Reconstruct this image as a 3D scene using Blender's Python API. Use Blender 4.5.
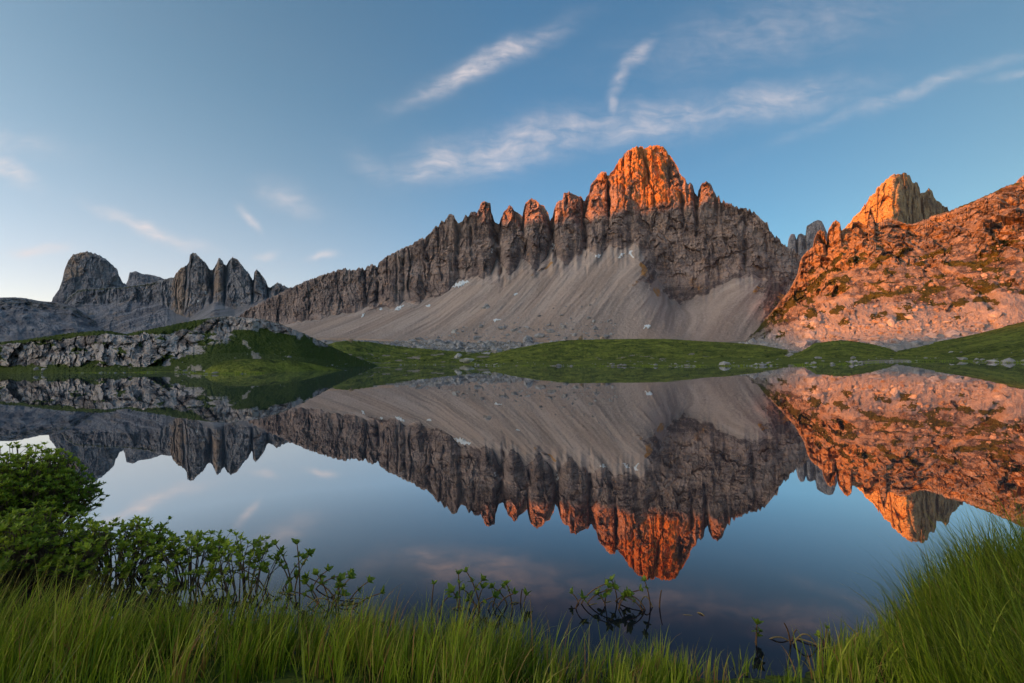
import bpy, math, random
import numpy as np
from mathutils import Vector, Matrix

for o in list(bpy.data.objects):
    bpy.data.objects.remove(o)
SC = bpy.context.scene
COL = SC.collection
random.seed(7)
RNG = np.random.default_rng(11)

# ------------------------------------------------------------------ camera
F = 480.0            # focal length in pixels of a 1024 px wide frame
H = 1.6              # eye height over the water
HZ = 360.5           # pixel row of the horizon
cam = bpy.data.cameras.new('camera')
cam.sensor_width = 36.0
cam.lens = 36.0 * F / 1024.0
cam.clip_start = 0.05
cam.clip_end = 30000
camo = bpy.data.objects.new('camera', cam)
PITCH = math.atan((HZ - 341.5) / F)
ROLL = 0.0150        # the photograph leans: its horizon climbs a little to the right
_f = Vector((0, math.cos(PITCH), math.sin(PITCH)))
_u0 = Vector((0, -math.sin(PITCH), math.cos(PITCH)))
_r = Vector((1, 0, 0)) * math.cos(ROLL) - _u0 * math.sin(ROLL)
_u = Vector((1, 0, 0)) * math.sin(ROLL) + _u0 * math.cos(ROLL)
camo.matrix_world = Matrix(((_r.x, _u.x, -_f.x, 0), (_r.y, _u.y, -_f.y, 0), (_r.z, _u.z, -_f.z, H), (0, 0, 0, 1)))
COL.objects.link(camo)
SC.camera = camo



def canon(px, py):
    """photo pixel -> the same direction in an upright, level view (column, row)"""
    px, py = np.asarray(px, float), np.asarray(py, float)
    a, b = (px - 512) / F, (341.5 - py) / F
    a, b = a * math.cos(ROLL) + b * math.sin(ROLL), -a * math.sin(ROLL) + b * math.cos(ROLL)
    Y = math.cos(PITCH) - b * math.sin(PITCH)
    Z = math.sin(PITCH) + b * math.cos(PITCH)
    return 512 + F * a / Y, HZ - F * Z / Y


def cl(pts):
    """a traced outline in the level view"""
    q = np.asarray(pts, float)
    x, y = canon(q[:, 0], q[:, 1])
    return list(zip(x.tolist(), y.tolist()))


# ------------------------------------------------------------------ sun, sky, exposure
SUN_AZ = -112.0      # degrees clockwise from the view direction (+Y)
SUN_EL = 5.5
sa, se = math.radians(SUN_AZ), math.radians(SUN_EL)
S2 = np.array([math.sin(sa), math.cos(sa)])          # horizontal direction towards the sun
sun_dir = Vector((S2[0] * math.cos(se), S2[1] * math.cos(se), math.sin(se)))
sl = bpy.data.lights.new('sun', 'SUN')
sl.energy = 5.0
sl.color = (1.0, 0.245, 0.008)
sl.angle = math.radians(0.5)
so = bpy.data.objects.new('sun', sl)
so.rotation_euler = sun_dir.to_track_quat('Z', 'Y').to_euler()
so.location = (-200, -80, 300)
COL.objects.link(so)

SC.view_settings.view_transform = 'Standard'
SC.view_settings.look = 'None'
SC.view_settings.exposure = 1.0
SC.view_settings.gamma = 1.0
SC.view_settings.use_curve_mapping = False

world = bpy.data.worlds.new('World')
SC.world = world
world.use_nodes = True


class NT:
    """small node-tree writer"""
    def __init__(self, tree):
        self.t = tree
        self.n = tree.nodes
        self.l = tree.links

    def put(self, sock, v):
        if isinstance(v, bpy.types.NodeSocket):
            self.l.new(v, sock)
        elif v is not None:
            if isinstance(v, (tuple, list)) and len(v) == 3 and sock.type == 'RGBA':
                v = (*v, 1.0)
            sock.default_value = v

    def math(self, op, a, b=None, c=None, clamp=False):
        n = self.n.new('ShaderNodeMath')
        n.operation = op
        n.use_clamp = clamp
        for i, v in enumerate((a, b, c)):
            if v is not None:
                self.put(n.inputs[i], v)
        return n.outputs[0]

    def vmath(self, op, a, b=None):
        n = self.n.new('ShaderNodeVectorMath')
        n.operation = op
        self.put(n.inputs[0], a)
        if b is not None:
            self.put(n.inputs[1], b)
        return n.outputs[0]

    def mix(self, f, a, b, mode='MIX'):
        n = self.n.new('ShaderNodeMix')
        n.data_type = 'RGBA'
        n.blend_type = mode
        n.clamp_factor = True
        self.put(n.inputs['Factor'], f) if False else self.put(n.inputs[0], f)
        self.put(n.inputs[6], a)
        self.put(n.inputs[7], b)
        return n.outputs[2]

    def noise(self, vec, scale, detail=4.0, rough=0.55, dist=0.0, color=False):
        n = self.n.new('ShaderNodeTexNoise')
        if vec is not None:
            self.l.new(vec, n.inputs['Vector'])
        n.inputs['Scale'].default_value = scale
        n.inputs['Detail'].default_value = detail
        n.inputs['Roughness'].default_value = rough
        n.inputs['Distortion'].default_value = dist
        return n.outputs['Color' if color else 'Fac']

    def voronoi(self, vec, scale, feature='F1', out='Distance', rnd=1.0):
        n = self.n.new('ShaderNodeTexVoronoi')
        n.feature = feature
        if vec is not None:
            self.l.new(vec, n.inputs['Vector'])
        n.inputs['Scale'].default_value = scale
        n.inputs['Randomness'].default_value = rnd
        return n.outputs[out]

    def step(self, v, lo, hi):
        n = self.n.new('ShaderNodeMapRange')
        n.interpolation_type = 'SMOOTHSTEP'
        self.put(n.inputs['Value'], v)
        n.inputs['From Min'].default_value = lo
        n.inputs['From Max'].default_value = hi
        return n.outputs['Result']

    def lin(self, v, a, b, c, d):
        n = self.n.new('ShaderNodeMapRange')
        self.put(n.inputs['Value'], v)
        for k, x in zip(('From Min', 'From Max', 'To Min', 'To Max'), (a, b, c, d)):
            n.inputs[k].default_value = x
        return n.outputs['Result']

    def ramp(self, f, stops, interp='LINEAR'):
        n = self.n.new('ShaderNodeValToRGB')
        n.color_ramp.interpolation = interp
        e = n.color_ramp.elements
        while len(e) < len(stops):
            e.new(0.5)
        for k, (p, c) in enumerate(stops):
            e[k].position = p
            e[k].color = (*c, 1) if len(c) == 3 else c
        self.put(n.inputs[0], f)
        return n.outputs[0]

    def attr(self, name):
        n = self.n.new('ShaderNodeAttribute')
        n.attribute_name = name
        return n.outputs['Fac']

    def coord(self, scale=None):
        n = self.n.new('ShaderNodeTexCoord')
        v = n.outputs['Object']
        if scale is not None:
            v = self.vmath('MULTIPLY', v, scale)
        return v

    def bump(self, h, strength, dist):
        n = self.n.new('ShaderNodeBump')
        n.inputs['Strength'].default_value = strength
        n.inputs['Distance'].default_value = dist
        self.put(n.inputs['Height'], h)
        return n.outputs[0]


def build_sky():
    g = NT(world.node_tree)
    g.n.clear()
    sky = g.n.new('ShaderNodeTexSky')
    sky.sky_type = 'NISHITA'
    sky.sun_disc = False
    sky.sun_elevation = se
    sky.sun_rotation = sa
    sky.altitude = 2300
    sky.air_density = 1.0
    sky.dust_density = 0.6
    sky.ozone_density = 2.6
    tc = g.n.new('ShaderNodeTexCoord')
    sep = g.n.new('ShaderNodeSeparateXYZ')
    g.l.new(tc.outputs['Generated'], sep.inputs[0])
    X, Y, Z = sep.outputs
    ys = g.math('MAXIMUM', Y, 0.05)
    u = g.math('DIVIDE', X, ys)
    v = g.math('DIVIDE', Z, ys)
    uv = g.n.new('ShaderNodeCombineXYZ')
    g.l.new(u, uv.inputs[0])
    g.l.new(v, uv.inputs[1])
    uv = uv.outputs[0]
    warp = g.noise(uv, 7.0, 3.0, 0.55, 0.0, True)
    warp = g.vmath('SUBTRACT', warp, (0.5, 0.5, 0.5))
    n = g.n.new('ShaderNodeVectorMath')
    n.operation = 'SCALE'
    g.l.new(warp, n.inputs[0])
    n.inputs['Scale'].default_value = 0.055
    uvw = g.vmath('ADD', uv, n.outputs[0])
    total = None
    # cirrus wisps: ends of each streak (px), half width (px), strength, streak softness
    wisps = [((424, 92), (545, 36), 10, 0.85), ((404, 172), (470, 152), 15, 0.66), ((415, 165), (560, 140), 19, 0.60),
             ((480, 152), (610, 122), 19, 0.60), ((590, 130), (720, 108), 20, 0.50), ((670, 118), (850, 90), 17, 0.46),
             ((655, 40), (622, 70), 8, 0.55), ((630, 62), (612, 96), 7, 0.50), ((614, 86), (615, 120), 5, 0.50), ((650, 55), (900, 5), 30, 0.20),
             ((815, 128), (1010, 58), 7, 0.33), ((985, 80), (1040, 66), 4, 0.25), ((104, 212), (192, 244), 6, 0.85),
             ((20, 255), (66, 254), 5.5, 1.0), ((240, 207), (256, 227), 3.5, 0.50), ((262, 190), (316, 206), 12, 0.40),
             ((-10, 160), (34, 184), 9, 0.7), ((314, 258), (338, 256), 3.4, 0.8), ((254, 258), (276, 252), 3.4, 0.6),
             ((350, 150), (400, 185), 14, 0.16), ((-60, 130), (60, 150), 14, 0.2)]
    for k, (a, b, w, amp) in enumerate(wisps):
        a, b = [tuple(float(t) for t in canon(*q)) for q in (a, b)]
        ax, ay = (a[0] - 512) / F, (HZ - a[1]) / F
        bx, by = (b[0] - 512) / F, (HZ - b[1]) / F
        L = math.hypot(bx - ax, by - ay)
        ang = math.atan2(by - ay, bx - ax)
        c, s = math.cos(ang), math.sin(ang)
        mx, my = (ax + bx) / 2, (ay + by) / 2
        p = g.vmath('SUBTRACT', uvw, (mx, my, 0))
        d1 = g.n.new('ShaderNodeVectorMath'); d1.operation = 'DOT_PRODUCT'
        g.l.new(p, d1.inputs[0]); d1.inputs[1].default_value = (c / (L * 0.5), s / (L * 0.5), 0)
        d2 = g.n.new('ShaderNodeVectorMath'); d2.operation = 'DOT_PRODUCT'
        g.l.new(p, d2.inputs[0]); d2.inputs[1].default_value = (-s * F / w, c * F / w, 0)
        q = g.math('MULTIPLY_ADD', d1.outputs['Value'], d1.outputs['Value'], g.math('MULTIPLY', d2.outputs['Value'], d2.outputs['Value']))
        m = g.math('MULTIPLY', g.math('EXPONENT', g.math('MULTIPLY', q, -1.0)), amp)
        total = m if total is None else g.math('MAXIMUM', total, m)
    rot = g.n.new('ShaderNodeMapping')
    rot.inputs['Rotation'].default_value = (0, 0, math.radians(-62))
    rot.inputs['Scale'].default_value = (9.0, 38.0, 1.0)
    g.l.new(uvw, rot.inputs['Vector'])
    fib = g.noise(rot.outputs[0], 1.0, 5.0, 0.6, 0.4)
    puff = g.noise(uvw, 16.0, 5.0, 0.6, 0.3)
    tex = g.math('MULTIPLY', g.lin(fib, 0.34, 0.70, 0.32, 1.2), g.lin(puff, 0.32, 0.68, 0.45, 1.25))
    fac = g.math('MULTIPLY', total, tex)
    fac = g.math('MULTIPLY', fac, g.step(Y, 0.05, 0.2), clamp=True)
    up = g.math('MAXIMUM', Z, 0.0)
    # thin summer haze: whiter towards the bright left horizon, a little deeper opposite
    xr = g.math('MAXIMUM', X, 0.0)
    L = g.math('SUBTRACT', 1.0, g.step(X, -0.95, 0.6))
    zc = g.math('MAXIMUM', Z, 0.0)
    e1 = g.math('MULTIPLY', L, g.math('EXPONENT', g.math('DIVIDE', zc, -0.12)))
    e2 = g.math('MULTIPLY', L, g.math('EXPONENT', g.math('DIVIDE', zc, -0.45)))
    # bright glow round the sun, added out of view as warm soft fill
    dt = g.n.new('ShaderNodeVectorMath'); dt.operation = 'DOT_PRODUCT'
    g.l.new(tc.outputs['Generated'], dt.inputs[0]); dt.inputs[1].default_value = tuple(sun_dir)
    aur_fill = g.math('EXPONENT', g.math('MULTIPLY', g.math('SUBTRACT', dt.outputs['Value'], 1.0), 8.0))
    spl = g.n.new('ShaderNodeSeparateColor')
    g.l.new(sky.outputs[0], spl.inputs[0])
    cmb = g.n.new('ShaderNodeCombineColor')
    for k, (c0, c1, c2, c3) in enumerate(((0.72, 0.66, 5.6, 1.2), (1.26, -0.28, 0.7, 1.15), (1.28, -0.68, -0.1, -0.1))):
        a = g.math('MULTIPLY', spl.outputs[k], g.math('MULTIPLY_ADD', xr, c1, c0))
        a = g.math('MULTIPLY_ADD', e1, c2, a)
        a = g.math('MULTIPLY_ADD', e2, c3, a)
        a = g.math('MULTIPLY_ADD', aur_fill, (20.0, 15.5, 9.5)[k], a)
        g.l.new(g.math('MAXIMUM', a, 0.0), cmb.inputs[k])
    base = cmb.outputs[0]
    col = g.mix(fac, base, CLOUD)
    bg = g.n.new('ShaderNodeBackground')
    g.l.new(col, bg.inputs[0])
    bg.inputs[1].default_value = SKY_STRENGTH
    out = g.n.new('ShaderNodeOutputWorld')
    g.l.new(bg.outputs[0], out.inputs[0])


SKY_STRENGTH = 0.12
CLOUD = (3.9, 3.4, 3.3)
build_sky()


# ------------------------------------------------------------------ noise in numpy
_G = RNG.normal(size=(256, 3))
_G /= np.linalg.norm(_G, axis=1)[:, None]
_G = _G.astype(np.float32)
_A2 = np.linspace(0, 2 * math.pi, 256, endpoint=False)
_G2 = np.stack([np.cos(_A2), np.sin(_A2)], -1).astype(np.float32)
_P = np.concatenate([RNG.permutation(256)] * 3).astype(np.int32)


def _fade(t):
    return t * t * t * (t * (t * 6 - 15) + 10)


def _cell(v):
    f = np.floor(v)
    return (f.astype(np.int64) & 255).astype(np.int32), (v - f).astype(np.float32)


def perlin(x, y, z, seed=0):
    if np.ndim(z) == 0 or np.ndim(y) == 0:              # one coordinate is a constant: a plane of noise is enough
        if np.ndim(z) != 0:
            y, z = z, y
        x, y = np.broadcast_arrays(np.asarray(x, float), np.asarray(y, float))
        k = (int(float(z) * 37.0) * 7 + int(seed) * 13) & 255
        xi, fx = _cell(x); yi, fy = _cell(y)
        ux, uy = _fade(fx), _fade(fy)
        r = 0
        for dx in (0, 1):
            hx = _P[((xi + dx) & 255) + int(_P[k])]
            for dy in (0, 1):
                gr = _G2[_P[hx + ((yi + dy) & 255)]]
                r = r + (gr[..., 0] * (fx - dx) + gr[..., 1] * (fy - dy)) * (ux if dx else 1 - ux) * (uy if dy else 1 - uy)
        return r * 1.4
    x, y, z = np.broadcast_arrays(np.asarray(x, float), np.asarray(y, float), np.asarray(z, float))
    xi, fx = _cell(x); yi, fy = _cell(y); zi, fz = _cell(z)
    ux, uy, uz = _fade(fx), _fade(fy), _fade(fz)
    k = int(_P[(int(seed) * 13) & 255])
    r = 0
    for dx in (0, 1):
        hx = _P[((xi + dx) & 255) + k]
        for dy in (0, 1):
            hy = _P[hx + ((yi + dy) & 255)]
            for dz in (0, 1):
                gr = _G[_P[hy + ((zi + dz) & 255)]]
                r = r + (gr[..., 0] * (fx - dx) + gr[..., 1] * (fy - dy) + gr[..., 2] * (fz - dz)) * (ux if dx else 1 - ux) * (uy if dy else 1 - uy) * (uz if dz else 1 - uz)
    return r * 1.5


def fbm(x, y, z, oct=4, seed=0, gain=0.5):
    r, a, s = 0, 1.0, 0
    for k in range(oct):
        f = 2.03 ** k
        r = r + a * perlin(np.asarray(x) * f, np.asarray(y) * f, np.asarray(z) * f, seed + k * 17)
        s += a
        a *= gain
    return r / s


def ridged(x, y, z, oct=4, seed=0, gain=0.5):
    r, a, s = 0, 1.0, 0
    for k in range(oct):
        f = 2.07 ** k
        r = r + a * (1 - np.abs(perlin(np.asarray(x) * f, np.asarray(y) * f, np.asarray(z) * f, seed + k * 31)) * 2)
        s += a
        a *= gain
    return r / s


def worley(x, y, seed=0):
    """F1, F2 and a random value of the nearest cell, in two dimensions"""
    x, y = np.broadcast_arrays(np.asarray(x, float), np.asarray(y, float))
    xi, yi = np.floor(x).astype(np.int64), np.floor(y).astype(np.int64)
    f1 = np.full(x.shape, 9.0)
    f2 = np.full(x.shape, 9.0)
    cv = np.zeros(x.shape)
    for dx in (-1, 0, 1):
        for dy in (-1, 0, 1):
            cx, cy = xi + dx, yi + dy
            h = _P[_P[(cx & 255) + int(_P[(int(seed) * 13) & 255])] + (cy & 255)]
            px = cx + h / 255.0
            py = cy + _P[h + 57] / 255.0
            v = _P[h + 131] / 255.0
            d = np.hypot(px - x, py - y)
            near = d < f1
            f2 = np.where(near, f1, np.minimum(f2, d))
            cv = np.where(near, v, cv)
            f1 = np.where(near, d, f1)
    return f1, f2, cv


def facet(x, y, seed=0, tilt=1.6, jump=0.7):
    """broken rock: every cell is a flat face with its own tilt and set-back"""
    x, y = np.broadcast_arrays(np.asarray(x, float), np.asarray(y, float))
    xi, yi = np.floor(x).astype(np.int64), np.floor(y).astype(np.int64)
    f1 = np.full(x.shape, 9.0)
    out = np.zeros(x.shape)
    k = int(_P[(int(seed) * 13 + 5) & 255])
    for dx in (-1, 0, 1):
        for dy in (-1, 0, 1):
            cx, cy = xi + dx, yi + dy
            h = _P[_P[(cx & 255) + k] + (cy & 255)]
            ox, oy = x - (cx + h / 255.0), y - (cy + _P[h + 57] / 255.0)
            d = ox * ox + oy * oy
            val = jump * (_P[h + 131] / 255.0 - 0.5) + tilt * ((_P[h + 200] / 255.0 - 0.5) * ox + (_P[h + 17] / 255.0 - 0.5) * oy)
            near = d < f1
            out = np.where(near, val, out)
            f1 = np.where(near, d, f1)
    return out


def sstep(a, b, x):
    t = np.clip((x - a) / (b - a), 0, 1)
    return t * t * (3 - 2 * t)


def curve(pts, x):
    p = sorted(pts)
    return np.interp(x, [q[0] for q in p], [q[1] for q in p])


def blur(a, n):
    if n < 1:
        return a
    k = np.exp(-0.5 * (np.arange(-3 * n, 3 * n + 1) / n) ** 2)
    k /= k.sum()
    return np.convolve(np.pad(a, 3 * n, mode='edge'), k, mode='valid')


def at(px, py, d):
    """the point at depth d seen in pixel (px, py)"""
    px, py = canon(px, py)
    return ((px - 512) / F * d, d, H - (py - HZ) / F * d)


# ------------------------------------------------------------------ mesh helpers
def tag(o, label=None, cat=None, group=None, kind=None):
    if label: o['label'] = label
    if cat: o['category'] = cat
    if group: o['group'] = group
    if kind: o['kind'] = kind
    return o


def empty(name, loc=(0, 0, 0), rz=0.0):
    o = bpy.data.objects.new(name, None)
    o.empty_display_size = 0.2
    o.location = loc
    o.rotation_euler = (0, 0, rz)
    COL.objects.link(o)
    return o


def mesh_np(name, verts, faces, mat, parent=None, attrs=None, smooth=False):
    """verts (N,3), faces (M,3 or 4) as arrays, or a list of such face arrays -> one object"""
    me = bpy.data.meshes.new(name)
    verts = np.asarray(verts, np.float32)
    fl = faces if isinstance(faces, list) else [faces]
    fl = [np.asarray(f, np.int32) for f in fl if len(f)]
    me.vertices.add(len(verts))
    me.vertices.foreach_set('co', verts.ravel())
    loops = np.concatenate([f.ravel() for f in fl])
    sizes = np.concatenate([np.full(len(f), f.shape[1], np.int32) for f in fl])
    starts = np.concatenate([[0], np.cumsum(sizes)[:-1]]).astype(np.int32)
    me.loops.add(len(loops))
    me.loops.foreach_set('vertex_index', loops)
    me.polygons.add(len(sizes))
    me.polygons.foreach_set('loop_start', starts)
    me.polygons.foreach_set('loop_total', sizes)
    me.polygons.foreach_set('use_smooth', np.full(len(sizes), smooth, bool))
    me.update(calc_edges=True)
    for k, a in (attrs or {}).items():
        at_ = me.attributes.new(k, 'FLOAT', 'POINT')
        at_.data.foreach_set('value', np.asarray(a, np.float32).ravel())
    me.materials.append(mat)
    o = bpy.data.objects.new(name, me)
    COL.objects.link(o)
    if parent is not None:
        o.parent = parent
    return o


def grid_faces(R, C):
    i = np.arange(R * C).reshape(R, C)
    return np.stack([i[:-1, :-1], i[1:, :-1], i[1:, 1:], i[:-1, 1:]], -1).reshape(-1, 4)


def new_mat(name):
    m = bpy.data.materials.new(name)
    m.use_nodes = True
    g = NT(m.node_tree)
    b = m.node_tree.nodes['Principled BSDF']
    return m, g, b


# ------------------------------------------------------------------ materials
def rock_mat(name, light, dark, warm, scree, grass, s=1.0, bump=1.0, lichen=0.0, soil=None, wamt=0.8):
    """layered limestone with scree and turf, placed by the mesh attributes scree / grass / warm / tone"""
    m, g, b = new_mat(name)
    co = g.coord()
    strat = g.noise(g.coord((0.022 * s, 0.022 * s, 0.24 * s)), 1.0, 5.0, 0.65, 0.8)
    streak = g.noise(g.coord((0.16 * s, 0.16 * s, 0.018 * s)), 1.0, 5.0, 0.6, 0.3)
    blot = g.noise(co, 0.05 * s, 5.0, 0.62)
    fine = g.noise(co, 0.5 * s, 4.0, 0.7)
    t = g.math('ADD', g.math('MULTIPLY', strat, 0.36), g.math('ADD', g.math('MULTIPLY', streak, 0.24), g.math('MULTIPLY', fine, 0.40)))
    t = g.math('ADD', t, g.math('MULTIPLY', g.math('SUBTRACT', g.attr('tone'), 0.5), 0.5))
    rock = g.mix(g.step(t, 0.37, 0.62), dark, light)
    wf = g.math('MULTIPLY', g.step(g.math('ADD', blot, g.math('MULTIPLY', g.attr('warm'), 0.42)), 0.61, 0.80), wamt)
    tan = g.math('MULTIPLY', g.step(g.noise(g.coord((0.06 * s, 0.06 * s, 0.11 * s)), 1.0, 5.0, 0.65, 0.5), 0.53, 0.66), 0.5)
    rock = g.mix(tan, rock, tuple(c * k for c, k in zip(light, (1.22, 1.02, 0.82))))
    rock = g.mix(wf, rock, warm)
    sc_n = g.math('ADD', g.math('MULTIPLY', fine, 0.75), g.math('MULTIPLY', g.attr('tone'), 0.45))
    sc_a = tuple(c * 0.66 for c in scree)
    sc_b = tuple(min(1, c * 1.25) for c in scree)
    scree_c = g.mix(g.step(sc_n, 0.25, 0.85), sc_a, sc_b)
    scree_c = g.mix(g.math('MULTIPLY', g.attr('warm'), 0.45), scree_c, tuple(c * k for c, k in zip(scree, (1.08, 0.94, 0.82))))
    edge = g.noise(co, 0.12 * s, 4.0, 0.6)
    sf = g.step(g.math('ADD', g.attr('scree'), g.math('MULTIPLY', g.math('SUBTRACT', edge, 0.5), 0.5)), 0.42, 0.58)
    c = g.mix(sf, rock, scree_c)
    gn = g.noise(co, 0.35 * s, 5.0, 0.65)
    ga = tuple(x * 0.55 for x in grass)
    gb = tuple(x * 1.35 for x in grass)
    gcol = g.mix(g.step(gn, 0.35, 0.68), ga, gb)
    if soil:
        gcol = g.mix(g.step(g.noise(co, 0.11 * s, 4.0, 0.6), 0.55, 0.75), gcol, soil)
    gf = g.step(g.math('ADD', g.attr('grass'), g.math('MULTIPLY', g.math('SUBTRACT', g.noise(co, 0.22 * s, 5.0, 0.65), 0.5), 0.9)), 0.42, 0.56)
    c = g.mix(gf, c, gcol)
    g.l.new(c, b.inputs['Base Color'])
    b.inputs['Roughness'].default_value = 0.95
    b.inputs['Specular IOR Level'].default_value = 0.1
    hgt = g.math('ADD', g.math('MULTIPLY', g.noise(co, 0.35 * s, 6.0, 0.7), 1.0), g.math('MULTIPLY', strat, 0.8))
    nb = g.bump(hgt, 0.7, 2.2 * bump / s)
    g.l.new(nb, b.inputs['Normal'])
    return m


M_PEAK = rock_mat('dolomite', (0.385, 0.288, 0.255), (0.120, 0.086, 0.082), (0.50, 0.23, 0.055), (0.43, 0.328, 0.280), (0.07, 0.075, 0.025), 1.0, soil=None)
M_FAR = rock_mat('far_dolomite', (0.33, 0.305, 0.32), (0.135, 0.125, 0.142), (0.40, 0.27, 0.19), (0.27, 0.247, 0.255), (0.09, 0.085, 0.04), 0.6)  # bluish veil of distance mixed into the rock colours
M_SUNGOLD = rock_mat('sun_gold_rock', (0.44, 0.33, 0.19), (0.12, 0.09, 0.065), (0.56, 0.32, 0.085), (0.41, 0.33, 0.285), (0.07, 0.075, 0.025), 1.0)  # sunrise gold worked into the rock colour of the right peak
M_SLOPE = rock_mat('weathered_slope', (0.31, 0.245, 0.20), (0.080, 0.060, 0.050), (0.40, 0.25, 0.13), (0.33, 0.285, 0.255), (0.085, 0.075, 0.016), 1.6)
M_CRAG = rock_mat('crag', (0.44, 0.38, 0.36), (0.11, 0.09, 0.088), (0.36, 0.30, 0.26), (0.30, 0.25, 0.20), (0.062, 0.082, 0.015), 9.0, 0.9, wamt=0.4)
M_RIDGE = rock_mat('ridge_rock', (0.36, 0.32, 0.30), (0.18, 0.16, 0.15), (0.4, 0.3, 0.2), (0.33, 0.29, 0.27), (0.07, 0.075, 0.03), 0.5)


def turf_mat(name, a, b_, brown, s):
    m, g, b = new_mat(name)
    co = g.coord()
    n1 = g.noise(co, 0.14 * s, 5.0, 0.65)
    n2 = g.noise(co, 1.4 * s, 5.0, 0.7)
    c = g.mix(g.step(g.math('ADD', g.math('MULTIPLY', n1, 0.55), g.math('MULTIPLY', n2, 0.45)), 0.40, 0.60), a, b_)
    c = g.mix(g.math('MULTIPLY', g.step(g.noise(co, 0.22 * s, 5.0, 0.6, 0.5), 0.56, 0.74), 0.75), c, brown)
    c = g.mix(g.math('MULTIPLY', g.step(g.noise(co, 0.5 * s, 4.0, 0.6, 0.3), 0.58, 0.68), 0.8), c, (0.028, 0.040, 0.010))
    c = g.mix(g.step(g.math('ADD', g.attr('bare'), g.math('MULTIPLY', g.math('SUBTRACT', n2, 0.5), 0.8)), 0.45, 0.6), c, (0.30, 0.245, 0.19))
    g.l.new(c, b.inputs['Base Color'])
    b.inputs['Roughness'].default_value = 0.95
    b.inputs['Specular IOR Level'].default_value = 0.1
    g.l.new(g.bump(g.math('ADD', n2, g.noise(co, 5.0 * s, 3.0, 0.7)), 0.8, 0.35 / s), b.inputs['Normal'])
    return m


M_TURF = turf_mat('meadow_turf', (0.070, 0.088, 0.014), (0.235, 0.250, 0.040), (0.17, 0.14, 0.038), 0.55)
M_GROUND = turf_mat('ground_turf', (0.055, 0.072, 0.012), (0.21, 0.23, 0.036), (0.17, 0.14, 0.05), 0.8)


def water_mat():
    m, g, b = new_mat('lake_water')
    g.n.remove(b)
    out = g.n['Material Output']
    lw = g.n.new('ShaderNodeLayerWeight')
    lw.inputs['Blend'].default_value = 0.5
    rf = g.ramp(lw.outputs['Facing'], [(0.0, (0.03,) * 3), (0.44, (0.034, 0.030, 0.036)), (0.555, (0.105, 0.086, 0.092)), (0.615, (0.29, 0.235, 0.22)),
                                       (0.667, (0.42, 0.38, 0.37)), (0.722, (0.58, 0.55, 0.54)), (0.765, (0.72, 0.71, 0.70)), (0.87, (0.70, 0.69, 0.68)), (1.0, (0.86, 0.86, 0.86))])
    gl = g.n.new('ShaderNodeBsdfGlossy')
    gl.inputs['Roughness'].default_value = 0.0
    g.l.new(rf, gl.inputs['Color'])
    co = g.coord((0.5, 1.0, 1.0))
    h = g.math('ADD', g.noise(co, 0.35, 2.0, 0.5), g.math('MULTIPLY', g.noise(co, 2.2, 2.0, 0.5), 0.12))
    breeze = g.step(g.noise(g.coord((0.012, 0.05, 1.0)), 1.0, 3.0, 0.55), 0.52, 0.68)
    hh = g.math('MULTIPLY', h, g.math('MULTIPLY_ADD', breeze, 1.6, 0.5))
    g.l.new(g.bump(hh, 0.07, 0.05), gl.inputs['Normal'])
    df = g.n.new('ShaderNodeBsdfDiffuse')
    df.inputs['Color'].default_value = (0.008, 0.010, 0.014, 1)
    ad = g.n.new('ShaderNodeAddShader')
    g.l.new(gl.outputs[0], ad.inputs[0])
    g.l.new(df.outputs[0], ad.inputs[1])
    g.l.new(ad.outputs[0], out.inputs['Surface'])
    return m


M_WATER = water_mat()


def snow_mat():
    m, g, b = new_mat('old_snow')
    n = g.noise(g.coord(), 0.3, 3.0, 0.6)
    g.l.new(g.mix(n, (0.72, 0.73, 0.76), (0.85, 0.85, 0.86)), b.inputs['Base Color'])
    b.inputs['Roughness'].default_value = 0.8
    return m


M_SNOW = snow_mat()


def const(v):
    return [(-2000, v), (3000, v)]


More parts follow.
